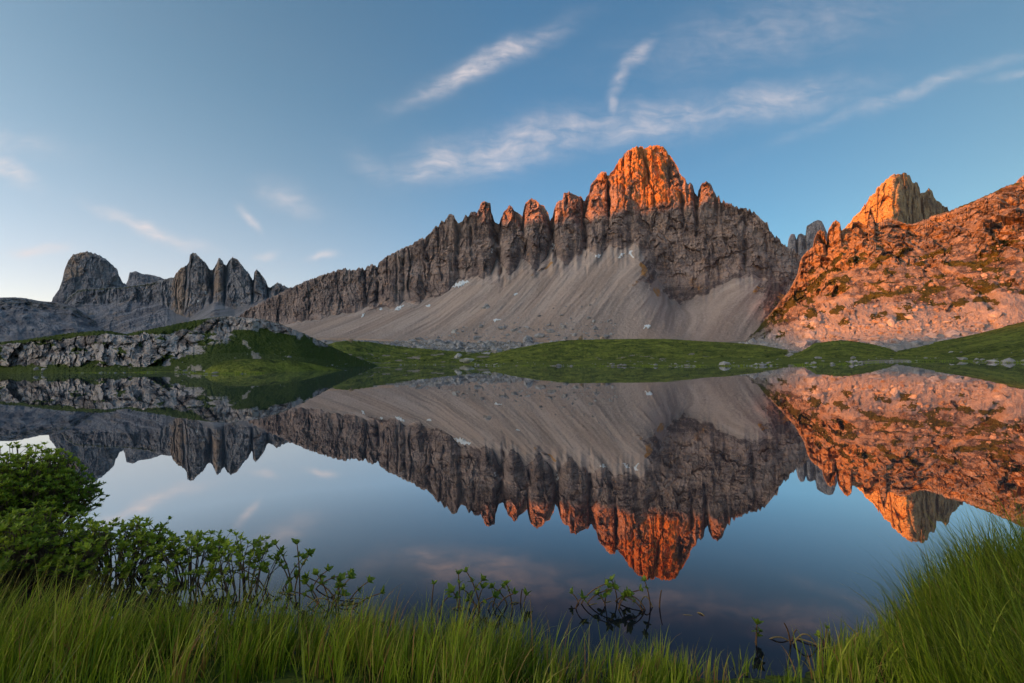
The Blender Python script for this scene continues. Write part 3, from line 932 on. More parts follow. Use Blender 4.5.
def right_mountains():
    # sharp peak: the arete at px 892 stands nearest, the left face looks to the sun, the right one away from it
    dd = [(815, 1640), (845, 1580), (870, 1530), (890, 1498), (908, 1474), (915, 1502), (948, 1760), (1010, 1960)]
    off = lambda k: [(a, b - k) for a, b in dd]
    r = Relief(815, 1010, 620, dict(py=CREST_PEAK, d=dd),
               [dict(py=[(815, 264), (845, 240), (868, 216), (890, 200), (915, 205), (948, 222), (1010, 266)], d=[(815, 1600), (845, 1530), (870, 1470), (893, 1422), (904, 1410), (912, 1442), (948, 1700), (1010, 1920)], blur=3),
                dict(py=[(815, 275), (845, 255), (890, 238), (948, 245), (1010, 275)], d=[(815, 1560), (845, 1480), (870, 1420), (892, 1374), (900, 1368), (909, 1405), (948, 1660), (1010, 1890)], blur=3), dict(py=const(300), d=off(330))],
               [110, 70, 40], back=(420, 10), rough=0.8, seed=9)
    notch_cut(r, 0.8, 1.6)
    cliff_relief(r, 11, 1.5, 2.2, seed=53, top=10)
    for cx, w, dep, lean in [(920, 2.0, 34, 2), (911.5, 1.2, 18, 0), (903, 1.2, 16, 3), (880, 1.3, 12, -3)]:
        cx = float(canon(cx, 200)[0])
        c = cx + lean * r.below / 100.0
        r.push(-dep * np.exp(-((r.PX - c) / w) ** 2) * sstep(0, 12, r.below) * (r.T > 0))
    back_rough(r, 20, 10)
    o = r.build('mountain', M_SUNGOLD, dict(scree=sstep(2.3, 2.6, r.T), grass=0, warm=0.9 * (1 - sstep(893, 905, r.PX)) + 0.1, tone=np.clip(0.55 + 0.4 * fbm(r.S / 50, r.Z / 50, 2, 3, 13), 0, 1)))  # warm tint painted on the sunlit left face only, up to the arete
    tag(o, 'steep sharp peak with a golden lit left face and shadowed right wall', 'mountain', kind='structure')

    r = Relief(770, 850, 260, dict(py=CREST_GAP, d=const(1950)),
               [dict(py=[(770, 280), (790, 262), (820, 258), (850, 290)], d=const(1890)), dict(py=const(300), d=const(1700))],
               [90, 30], back=(420, 10), rough=0.3, seed=10)
    notch_cut(r, 1.6, 1.2)
    cliff_relief(r, 7.5, 1.9, 1.4, seed=57, top=12)
    back_rough(r, 15, 11)
    o = r.build('mountain', M_FAR, dict(scree=0, grass=0, warm=0.1, tone=np.clip(0.5 + 0.4 * fbm(r.S / 50, r.Z / 50, 2, 3, 14), 0, 1)))
    tag(o, 'pair of grey shadowed rock towers seen in the gap between massif and sunlit slope', 'mountain', kind='structure')

    r = Relief(1000, 1120, 160, dict(py=[(1000, 215), (1012, 190), (1017, 181), (1022, 176.5), (1030, 170), (1045, 160), (1060, 165), (1090, 185), (1120, 230)], d=const(1500)),
               [dict(py=[(1000, 240), (1045, 215), (1120, 245)], d=const(1420)), dict(py=const(280), d=const(1250))], [60, 30], back=(400, 10), rough=0.4, seed=12)
    cliff_relief(r, 7, 1.6, 1.6, seed=59, top=12)
    o = r.build('mountain', M_PEAK, dict(scree=0, grass=0, warm=0.4, tone=0.6))
    tag(o, 'sliver of a golden peak just showing over the sunlit slope at the right edge', 'mountain', kind='structure')


right_mountains()


def sunlit_slope():
    r = Relief(738, 1400, 1400,
               dict(py=CREST_SLOPE, d=[(738, 560), (790, 600), (830, 610), (870, 600), (930, 560), (1024, 500), (1200, 440), (1400, 420)], crag=[(795, 1.0), (805, 2.4), (930, 2.4), (950, 1.2)]),
               [dict(py=[(738, 343), (760, 331), (790, 303), (805, 279), (830, 258), (870, 248), (930, 250), (975, 240), (1024, 232), (1200, 220), (1400, 262)],
                     d=[(738, 545), (790, 560), (830, 550), (870, 520), (930, 470), (1024, 420), (1200, 370), (1400, 360)], blur=8),
                dict(py=[(738, 344), (760, 336), (790, 320), (830, 300), (870, 296), (930, 292), (1024, 278), (1200, 275), (1400, 300)],
                     d=[(738, 520), (790, 490), (830, 450), (870, 420), (930, 380), (1024, 345), (1200, 310), (1400, 300)], blur=16),
                dict(py=[(738, 346), (790, 344), (850, 342), (900, 339), (1024, 332), (1200, 325), (1400, 330)],
                     d=[(738, 470), (790, 400), (850, 340), (900, 315), (1024, 285), (1200, 255), (1400, 240)], blur=20),
                dict(level=True, py=const(362.2), d=[(738, 400), (790, 320), (850, 255), (900, 232), (1024, 205), (1200, 180), (1400, 170)], blur=20)],
               [150, 150, 120, 40], back=(260, 15), rough=0.4, seed=14)
    # towers of the left shoulder
    notch_cut(r, 1.2, 1.0)
    tow = np.clip(1 - np.abs(r.PX - 840) / 48, 0, 1)
    w = sstep(0, 9, r.below) * (r.T > 0)
    s, z = r.S, r.Z
    ws = s + 7 * fbm(s / 22, z / 22, 1, 4, 3)
    wz = z + 5 * fbm(s / 22, z / 22, 4, 4, 5)
    blk = facet(ws / 34.0, wz / 26.0, 101) + 0.5
    blk2 = facet(ws / 13.0, wz / 11.0, 103) + 0.5
    blk3 = facet(s / 5.0, z / 4.6, 105) + 0.5
    wf1, wf2, _ = worley(ws / 15.0, wz / 12.0, 104)
    blk4 = facet(s / 2.2, z / 2.0, 106) + 0.5
    area = fbm(s / 75, z / 40, 7, 3, 107)                    # where bedrock crops out of the slope
    out = sstep(-0.18, 0.16, area + 0.55 * (1.25 - r.T) + 0.3 * tow)
    out = np.clip(out * (1 - sstep(2.3, 2.8, r.T)) + 0.35 * sstep(0.05, 0.3, fbm(s / 20, z / 12, 2, 4, 110)), 0, 1)
    r.push(w * out * (7.0 * (blk - 0.5) + 5.5 * (blk2 - 0.5) + 3.0 * (blk3 - 0.5) + 1.3 * (blk4 - 0.5) - 2.6 * (1 - sstep(0.0, 0.14, wf2 - wf1))))
    r.lift(w * out * (2.5 * (blk - 0.5) + 2.2 * (blk2 - 0.5) + 1.4 * (blk3 - 0.5)) * sstep(4, 20, r.below))
    gully = sstep(0.62, 0.95, ridged((s + 0.9 * z) / 85.0 + 0.15 * fbm(s / 30, z / 30, 2, 3, 7), z / 300.0, 8, 3, 115))
    r.push(-9.0 * w * gully * (1 - sstep(2.4, 2.9, r.T)))
    r.push(w * 13 * fbm(s / 55, z / 45, 3, 4, 109) * (1 - sstep(2.6, 3, r.T)))
    r.lift(w * (1 - out) * (0.9 * fbm(s / 4, z / 4, 3, 3, 111) + 0.8 * (blk3 - 0.5)) * (r.T < 2.95))
    q = z / 15.0 + s / 190.0 + 1.1 * fbm(s / 60, z / 40, 6, 4, 128)
    fr = q - np.floor(q)
    ter = np.minimum(fr * 1.3, (1 - fr) * 4.5) * np.clip(0.45 + 1.9 * fbm(s / 40, z / 20, 5, 3, 129), 0, 1)
    body = (1 - sstep(2.0, 2.6, r.T)) * w
    r.push(body * (7.0 * ter - 5.5))
    ledge = sstep(0.70, 0.86, fr) * np.clip(0.3 + 1.9 * fbm(s / 30, z / 12, 9, 3, 130), 0, 1) * body
    cl = tow * (1 - sstep(0.5, 1.0, r.T))
    rg = ridged(s / 12, z / 34, 5, 3, 113) - 0.5
    r.push(w * cl * 8 * rg)
    back_rough(r, 8, 12)
    yy = HZ - (r.Z - H) / r.D * F
    # turf: the long strip up the left edge, patches further right, a band under the crest
    ln = lambda x0, y0, x1, y1, wd: np.exp(-(((yy - y0) - (y1 - y0) / (x1 - x0) * (r.PX - x0)) / wd) ** 2) * sstep(x0 - 8, x0 + 4, r.PX) * (1 - sstep(x1 - 4, x1 + 8, r.PX))
    gr = 1.25 * ln(752, 336, 822, 286, 5.0) + 1.1 * ln(822, 284, 846, 258, 5) + 0.8 * ln(834, 300, 846, 290, 6) + 0.75 * ln(864, 306, 920, 294, 3.5) + 0.7 * ln(884, 300, 930, 290, 2.5)
    gr = gr + 0.8 * np.exp(-(((r.PX - 985) / 22) ** 2 + ((yy - 292) / 14) ** 2)) + 0.9 * np.exp(-(((r.PX - 1003) / 9) ** 2 + ((yy - 258) / 13) ** 2)) + 0.6 * ln(955, 322, 1000, 316, 4)
    gr = gr + 0.75 * sstep(900, 960, r.PX) * (1 - sstep(0.0, 0.10, r.T)) * (r.T > -0.3)
    gr = gr + 0.8 * ledge * sstep(0.25, 0.6, r.T)
    gr = gr * (0.7 + 1.3 * fbm(s / 14, z / 9, 5, 4, 118))
    gr = np.clip(gr + 0.78 * sstep(-0.02, 0.26, fbm(s / 22, z / 12, 8, 4, 119)) * sstep(0.5, 1.2, r.T) * (1 - sstep(2.5, 2.9, r.T)), 0, 0.85)
    scree = np.clip(sstep(2.1, 2.7, r.T + 0.9 * fbm(s / 50, z / 30, 9, 4, 121)) + 0.42 * (1 - out), 0, 1)
    tone = np.clip(0.5 + 0.35 * (blk2 - 0.5) * out + 0.7 * fbm(s / 12, z / 9, 2, 4, 123, 0.7) - 0.25 * sstep(0.1, 0.4, fbm(s / 60, z / 30, 3, 4, 125)) + 0.25 * sstep(2.4, 2.9, r.T), 0, 1)
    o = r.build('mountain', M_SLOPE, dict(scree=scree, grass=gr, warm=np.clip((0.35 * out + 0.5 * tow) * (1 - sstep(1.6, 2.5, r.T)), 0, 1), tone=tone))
    tag(o, 'boulder strewn orange sunlit mountainside with turf strips and rock teeth on its shoulder', 'mountain', kind='structure')
    return r, o


R_SLOPE, SLOPE = sunlit_slope()


# ------------------------------------------------------------------ the ridge outside the picture that keeps the valley in shade
def shade_ridge():
    nrm = np.array([S2[1], -S2[0]])                   # across the sun's direction
    L = 2400.0
    ctl = []
    # (pixel column, distance, height up to which the morning shade reaches)
    for px, d, zs in [(512, 5, 60), (300, 80, 60), (700, 130, 45), (960, 130, 24), (1000, 300, 10), (900, 330, 8), (850, 400, 9), (820, 480, 20), (800, 560, 40), (790, 615, 48), (775, 645, 70),
                      (780, 780, 255), (750, 830, 290), (720, 855, 278), (640, 880, 268), (575, 905, 266), (530, 915, 272), (485, 930, 272), (450, 945, 280),
                      (845, 1560, 405), (890, 1480, 395), (260, 1290, 420), (190, 1320, 430), (810, 1940, 640), (90, 1880, 520), (20, 2600, 620)]:
        P = np.array([(px - 512) / F * d, d])
        ctl.append((float(P @ nrm), zs + (L - float(P @ S2)) * math.tan(se)))
    ctl.sort()
    w = np.linspace(-1600, 4300, 760)
    zr = np.interp(w, [c[0] for c in ctl], [c[1] for c in ctl])
    zr = blur(zr, 3) + 9 * fbm(w / 70, 0, 0, 5, 131)
    zr = zr * sstep(-1600, -900, w) + 3
    zr *= 1 - sstep(3700, 4300, w)
    T = np.concatenate([np.linspace(-1, 0, 60, endpoint=False), np.linspace(0, 1, 61)])
    Wd = 820.0
    W, TT = np.meshgrid(w, T)
    ZR = np.ones((len(T), 1)) * zr[None, :]
    Z = ZR * (1 - np.abs(TT) ** 0.85) + sstep(0, 0.12, np.abs(TT)) * (1 - np.abs(TT)) * 40 * (ridged(W / 160, TT * 2.2, 3, 4, 133) - 0.6)
    Z = np.minimum(Z, ZR) - 3
    Q = W[..., None] * nrm + (L + TT * Wd)[..., None] * S2
    P = np.concatenate([Q, Z[..., None]], -1)
    a = np.abs(TT)
    o = mesh_np('mountain', P.reshape(-1, 3), grid_faces(len(T), len(w)), M_RIDGE,
                attrs=dict(scree=sstep(0.4, 0.6, a), grass=sstep(0.75, 0.95, a), warm=0 * a, tone=0.5 + 0 * a))
    tag(o, 'long mountain ridge outside the view that shades the lake basin from the low sun', 'mountain', kind='structure')


shade_ridge()


# ------------------------------------------------------------------ ground sheet and lake
FAR_SHORE = [(-4000, 60), (-900, 80), (-200, 130), (0, 148), (100, 120), (180, 114), (200, 84), (260, 80), (300, 106), (340, 172), (400, 270), (440, 240), (500, 146), (600, 106), (700, 88), (800, 80),
             (850, 88), (900, 108), (960, 102), (1000, 78), (1030, 78), (1200, 60), (2000, 50), (6000, 45)]
NEAR_SHORE = [(-400, 380), (-30, 25.5), (-10, 8.4), (-4, 3.3), (-3, 2.8), (-2, 2.72), (-1, 2.68), (0, 2.55), (1, 2.4), (1.6, 2.5), (2.2, 2.75), (3, 3.1), (10, 8.3), (30, 25), (400, 380)]


def far_shore(px):
    return curve(FAR_SHORE, px)


def ground_z(x, y):
    x, y = np.asarray(x, float), np.asarray(y, float)
    yy = np.maximum(y, 0.05)
    px = np.clip(512 + F * x / yy, -4000, 6000)
    wob = 0.9 * perlin(x / 7.0, y / 7.0, 0, 203) + 0.35 * perlin(x / 2.2, y / 2.2, 0, 204)
    df = far_shore(px)
    far = y - df - wob * df / 70.0 * 1.4
    near = curve(NEAR_SHORE, x) + 0.10 * perlin(x * 1.3, y * 1.3, 0, 205) + 0.05 * perlin(x * 4, y * 4, 0, 206) - y
    zf = np.where(far > 0, 0.22 * (1 - np.exp(-far / 2.5)) + 0.0022 * np.clip(far, 0, 250) + 0.09 * np.clip(y - 330, 0, 600), far * 0.06)
    zf = zf + sstep(0, 12, far) * 0.10 * fbm(x / 9, y / 16, 0, 3, 209) + sstep(330, 420, y) * 3.0 * fbm(x / 40, y / 40, 0, 3, 207)
    zn = np.where(near > 0, 0.16 * (1 - np.exp(-near / 0.25)) + 0.03 * np.clip(near, 0, 40) + 0.05 * perlin(x * 2, y * 2, 0, 208), near * 0.25)
    return np.clip(np.maximum(zf, zn), -1.2, 80)


def ground():
    th = np.concatenate([np.linspace(-180, -52, 100, endpoint=False), np.linspace(-52, 52, 760, endpoint=False), np.linspace(52, 180, 101)])
    rr = np.concatenate([[0.02], np.geomspace(0.4, 30, 120), np.geomspace(31, 400, 260), np.geomspace(410, 4600, 60)])
    TH, RR = np.meshgrid(np.radians(th), rr)
    X, Y = RR * np.sin(TH), RR * np.cos(TH)
    Z = ground_z(X, Y)
    yy = np.maximum(Y, 0.05)
    PX = np.clip(512 + F * X / yy, -4000, 6000)
    fs = Y - far_shore(PX)
    sand = np.exp(-((PX - 885) / 26) ** 2) * sstep(-3, 0, fs) * (1 - sstep(14, 40, fs)) * (Y > 0) * 1.2
    sand = sand + 0.7 * sstep(0.1, 0.4, fbm(PX / 14.0, Y / 25.0, 0, 3, 212)) * sstep(-2, 0, fs) * (1 - sstep(2, 8, fs)) * (Y > 20)
    # stony ground behind the meadows
    sand = np.clip(sand + 0.9 * sstep(430, 480, Y + 25 * fbm(X / 30, Y / 30, 0, 3, 211)), 0, 1)
    P = np.stack([X, Y, Z], -1)
    o = mesh_np('ground', P.reshape(-1, 3), grid_faces(len(rr), len(th))[:, ::-1], M_GROUND, attrs=dict(bare=sand), smooth=True)
    tag(o, 'grassy and stony valley floor around the lake', 'ground', kind='structure')
    xs = np.array([-700, 700.0]); ys = np.array([-20.0, 420])
    n = 60
    Xw, Yw = np.meshgrid(np.linspace(-420, 420, n), np.linspace(0.5, 300, n))
    v = np.stack([Xw, Yw, 0 * Xw], -1).reshape(-1, 3)
    w = mesh_np('lake', v, grid_faces(n, n)[:, ::-1], M_WATER, smooth=True)
    tag(w, 'still dark mountain lake mirroring the peaks', 'lake', kind='structure')


ground()


# ------------------------------------------------------------------ near hills
def crag_hill():
    crest = [(-300, 344), (-200, 332), (-120, 338), (-50, 345), (0, 342), (20, 340), (40, 337), (70, 333), (100, 330.5), (112, 331), (125, 334), (140, 331), (160, 327), (180, 323), (200, 319.5), (215, 317),
             (230, 316), (245, 318), (262, 319.5), (278, 323), (290, 328), (305, 334), (320, 341), (335, 348), (350, 355), (366, 361), (382, 367), (400, 373)]
    r = Relief(-300, 400, 1300, dict(py=crest, d=[(-300, 150), (0, 160), (150, 158), (230, 172), (300, 180), (400, 240)]),
               [dict(py=[(-300, 355), (-100, 352), (0, 346), (60, 342), (100, 337), (160, 338), (200, 334), (230, 330), (262, 330), (290, 336), (320, 346), (350, 355), (400, 362)], d=[(-300, 146), (0, 156), (150, 151), (230, 160), (300, 170), (400, 236)]),
                dict(py=[(-300, 368), (0, 365), (100, 367), (170, 366), (200, 355), (240, 352), (290, 356), (320, 359), (350, 362), (400, 363)], d=[(-300, 138), (0, 150), (100, 132), (170, 132), (230, 140), (300, 155), (400, 225)], blur=12),
                dict(level=True, py=[(p, HZ + F * (H + 0.2) / q) for p, q in ((-300, 124), (0, 146), (100, 120), (180, 114), (230, 108), (300, 118), (340, 170), (400, 220))], d=[(-300, 124), (0, 146), (100, 120), (180, 114), (230, 108), (300, 118), (340, 170), (400, 220)], blur=12)],
               [80, 120, 60], back=(90, 0.5), rough=0.5, seed=16)
    K = 1.7
    s, z = r.S / K, r.Z / K
    w = K * sstep(0, 0.8, r.below) * (r.T > 0)
    left = 1 - sstep(165, 250, r.PX + 45 * fbm(s / 8, z / 5, 5, 4, 139))
    right = sstep(190, 215, r.PX)
    f1, f2, cv = worley(s / 4.2 + 1.3 * fbm(s / 4, z / 3, 1, 4, 3), z / 4.5 + 0.9 * fbm(s / 3, z / 3, 6, 4, 4), 141)
    g1, g2, gv = worley(s / 0.95 + 0.4 * fbm(s, z, 1, 2, 3), z / 1.1, 143)
    h1, h2, hv = worley(s / 0.4, z / 0.45, 145)
    n = fbm(s / 5.0, z / 2.6, 2, 4, 147)
    crown = np.exp(-((r.T - 0.55) / 0.55) ** 2) * right * (1 - sstep(310, 345, r.PX)) * sstep(-0.25, 0.15, fbm(s / 5, z / 5, 3, 3, 149) + 0.5 * (0.9 - r.T))
    wall = left * sstep(0.35, 0.9, r.T + 0.8 * n) * (1 - sstep(1.75, 2.15, r.T + 0.5 * n))
    rock = np.clip(wall + crown, 0, 1)
    crk = ridged(s / 3.0 + 0.3 * fbm(s / 2, z / 2, 3, 3, 144), z / 9.0, 4, 3, 146, 0.55)
    bed = z / 1.15 + s / 14 + 0.9 * fbm(s / 7, z / 3, 4, 3, 150)
    bed = bed - np.floor(bed)
    bed = np.minimum(bed * 1.2, (1 - bed) * 5)
    ws, wz = s + 0.9 * fbm(s / 3, z / 3, 1, 4, 161), z + 0.7 * fbm(s / 3, z / 3, 2, 4, 162)
    d = 1.5 * facet(ws / 5.5, wz / 4.5, 163) + 0.8 * facet(ws / 2.2, wz / 2.4, 164) + 0.4 * facet(ws / 0.9, wz / 0.9, 165) - 0.9 * sstep(0.70, 0.95, crk) + 0.7 * fbm(s / 3.0, z / 2.2, 5, 5, 148) + 0.12 * bed
    r.push(w * rock * 1.9 * d)
    r.push(w * 2.6 * fbm(s / 9, z / 8, 3, 4, 151) * (1 - sstep(2.5, 3, r.T)))
    r.lift(w * (0.25 * fbm(s / 0.9, r.D / 0.9 / K, 3, 4, 153) + crown * 0.9 * (cv - 0.3)) * (r.T < 2.9))
    yy = HZ - (r.Z - H) / r.D * F
    path = np.exp(-((r.PX - (238 + (yy - 330) * 0.85) + 7 * fbm(s / 3, z / 2, 8, 3, 158)) / (2 + np.clip(yy - 335, 0, 40) * 0.22)) ** 2) * (0.75 + 0.9 * fbm(s / 2, z / 1.5, 9, 3, 159)) * sstep(330, 340, yy) * (1 - sstep(362, 366, yy))
    low = np.exp(-((r.PX - 190) / 26) ** 2) * sstep(356, 362, yy) * (1 - sstep(368, 371, yy)) * (0.5 + fbm(s, z, 3, 3, 157))
    dirt = np.clip(path + low, 0, 1)
    ledge = sstep(0.02, 0.3, fbm(s / 3.6, z / 1.6, 6, 5, 155, 0.6)) * wall
    grass = np.clip(1 - 1.25 * rock + ledge, 0, 1) * (1 - dirt)
    tone = np.clip(0.55 + 0.4 * (cv - 0.5) + 0.5 * fbm(s / 1.5, z / 1.5, 3, 3, 160), 0, 1)
    o = r.build('hill', M_CRAG, dict(scree=dirt, grass=grass, warm=0.2, tone=tone))
    tag(o, 'low lakeside hill with a pale grey broken cliff on its left and green slope on its right', 'hill', kind='structure')
    return r


R_CRAG = crag_hill()


def turf_hill(name, label, px0, px1, n, crest, cd, foot_py, foot_d, mid=None, seed=1, back=40, bare=None, rough=0.12, k=1.0):
    r = Relief(px0, px1, n, dict(py=crest, d=cd),
               [mid if mid else dict(level=True, py=[(p, y * 0.6 + (HZ + F * (H + 0.2) / curve(foot_d, p)) * 0.4) for p, y in cl(crest)], d=[(p, curve(cd, p) * 0.6 + curve(foot_d, p) * 0.4) for p, y in crest]),
                dict(level=True, py=[(p, HZ + F * (H + 0.2) / curve(foot_d, p)) for p in np.linspace(px0, px1, 60)], d=foot_d)], [60, 60], back=(back, 0.2), rough=rough, seed=seed)
    w = sstep(0, 0.6, r.below) * (r.T > 0) * (1 - sstep(1.7, 2, r.T))
    s = r.S
    r.lift(w * k * (0.8 * fbm(s / 9 / k, r.D / 12 / k, seed, 4, seed + 161) + 0.45 * fbm(s / 2.4 / k, r.D / 3.5 / k, seed, 4, seed + 163, 0.6)))
    yy = HZ - (r.Z - H) / r.D * F
    b = bare(r.PX, yy, r.T, s) if bare else 0 * r.T
    o = r.build(name, M_TURF, dict(bare=b), smooth=True)
    tag(o, label, 'hill', kind='structure')
    return r


R_KNOLL = turf_hill('hill', 'long smooth green knoll on the far shore at the foot of the scree', 455, 880, 900,
                    [(455, 371), (466, 362), (480, 357), (500, 352), (520, 347.5), (545, 342.8), (570, 340), (600, 339.3), (640, 338.8), (670, 339), (700, 341), (730, 342.5), (760, 345), (785, 349.5), (810, 352), (835, 354), (862, 360), (880, 370)],
                    [(455, 380), (600, 420), (760, 390), (880, 330)], None, [(455, 290), (500, 260), (600, 250), (700, 240), (800, 230), (880, 230)],
                    seed=3, k=2.4, bare=lambda px, yy, t, s: 0.75 * np.clip(np.exp(-((yy - 359 + 2 * np.sin(px / 9)) / 2.2) ** 2) * sstep(560, 600, px) * (1 - sstep(700, 730, px)), 0, 1) * sstep(-0.1, 0.3, fbm(s / 8, yy, 2, 3, 9)))
R_BANK = turf_hill('hill', 'green grassy bank rising along the right shore below the sunlit slope', 838, 1300, 800,
                   [(838, 369), (850, 360), (862, 356.5), (880, 352.5), (900, 348.5), (920, 345), (940, 341), (960, 337.5), (980, 333), (1000, 328), (1024, 321.5), (1080, 309), (1150, 302), (1300, 312)],
                   [(838, 260), (900, 285), (1024, 255), (1300, 200)], None, [(838, 190), (900, 165), (960, 140), (1000, 120), (1024, 110), (1300, 70)],
                   seed=5, k=1.8, bare=lambda px, yy, t, s: 0 * px)
R_SHELF = turf_hill('hill', 'low brownish green rise behind the shore between the crag and the knoll', 318, 500, 500,
                    [(318, 348), (335, 342), (350, 340.5), (370, 342), (390, 345), (410, 347.5), (440, 350), (470, 352.5), (500, 358)],
                    [(318, 330), (400, 400), (500, 380)], None, [(318, 170), (345, 185), (380, 270), (440, 262), (500, 265)],
                    seed=7, k=2.2, bare=lambda px, yy, t, s: np.clip(0.9 * sstep(0.05, 0.35, fbm(s / 11, yy / 2.5, 4, 4, 19)) * sstep(348, 354, yy) * (1 - sstep(360, 363, yy)), 0, 1), rough=0.3)
R_RISE = turf_hill('hill', 'small dark green rise below pale scree at the left end of the right bank', 775, 905, 400,
                   [(775, 371), (783, 360), (791, 354.5), (803, 350.5), (815, 343), (840, 340), (860, 342), (880, 346), (905, 352)],
                   [(775, 300), (840, 285), (905, 270)], None, [(775, 200), (840, 190), (905, 180)], seed=9, k=1.8, rough=0.3)
R_ISLE = turf_hill('hill', 'small flat green mound at the water edge below the crag', 205, 345, 400,
                   [(205, 370), (217, 363), (228, 360), (245, 359), (265, 358.6), (285, 360), (300, 361.8), (318, 365), (345, 370.5)],
                   [(205, 88), (345, 108)], None, [(205, 83), (260, 81), (345, 104)], seed=11, back=10, rough=0.15, k=0.7)


# ------------------------------------------------------------------ rubble and boulders
def rock_verts(n_sub=1, seed=0):
    import bmesh
    bm = bmesh.new()
    bmesh.ops.create_icosphere(bm, subdivisions=n_sub, radius=1.0)
    v = np.array([p.co[:] for p in bm.verts])
    f = np.array([[q.index for q in p.verts] for p in bm.faces])
    bm.free()
    n = perlin(v[:, 0] * 0.9 + seed, v[:, 1] * 0.9, v[:, 2] * 0.9, seed) * 0.75 + perlin(v[:, 0] * 2.3 + seed, v[:, 1] * 2.3, v[:, 2] * 2.3, seed + 1) * 0.3
    v = v * (1 + n)[:, None]
    # chop with a few planes for broken faces
    rg = np.random.default_rng(seed)
    for k in range(5):
        a = rg.normal(size=3); a /= np.linalg.norm(a)
        d = v @ a
        lim = 0.55 + 0.25 * rg.random()
        v = v - np.maximum(d - lim, 0)[:, None] * a
    return v, f


def stone_mat(name, a, b_, s):
    m, g, b = new_mat(name)
    co = g.coord()
    n = g.noise(co, 0.9 * s, 5.0, 0.7)
    big = g.noise(co, 0.12 * s, 3.0, 0.6)
    c = g.mix(g.step(g.math('ADD', g.math('MULTIPLY', n, 0.5), g.math('MULTIPLY', big, 0.5)), 0.36, 0.64), a, b_)
    g.l.new(c, b.inputs['Base Color'])
    b.inputs['Roughness'].default_value = 0.95
    b.inputs['Specular IOR Level'].default_value = 0.1
    g.l.new(g.bump(n, 0.7, 0.3 / s), b.inputs['Normal'])
    return m


M_RUBBLE = stone_mat('rubble_stone', (0.20, 0.185, 0.19), (0.46, 0.43, 0.42), 0.6)
M_PALE = stone_mat('pale_stone', (0.36, 0.33, 0.31), (0.58, 0.54, 0.50), 1.0)
M_SLOPESTONE = stone_mat('slope_stone', (0.20, 0.14, 0.105), (0.44, 0.35, 0.29), 0.8)
M_PINK = stone_mat('warm_stone', (0.36, 0.24, 0.17), (0.52, 0.38, 0.28), 1.0)


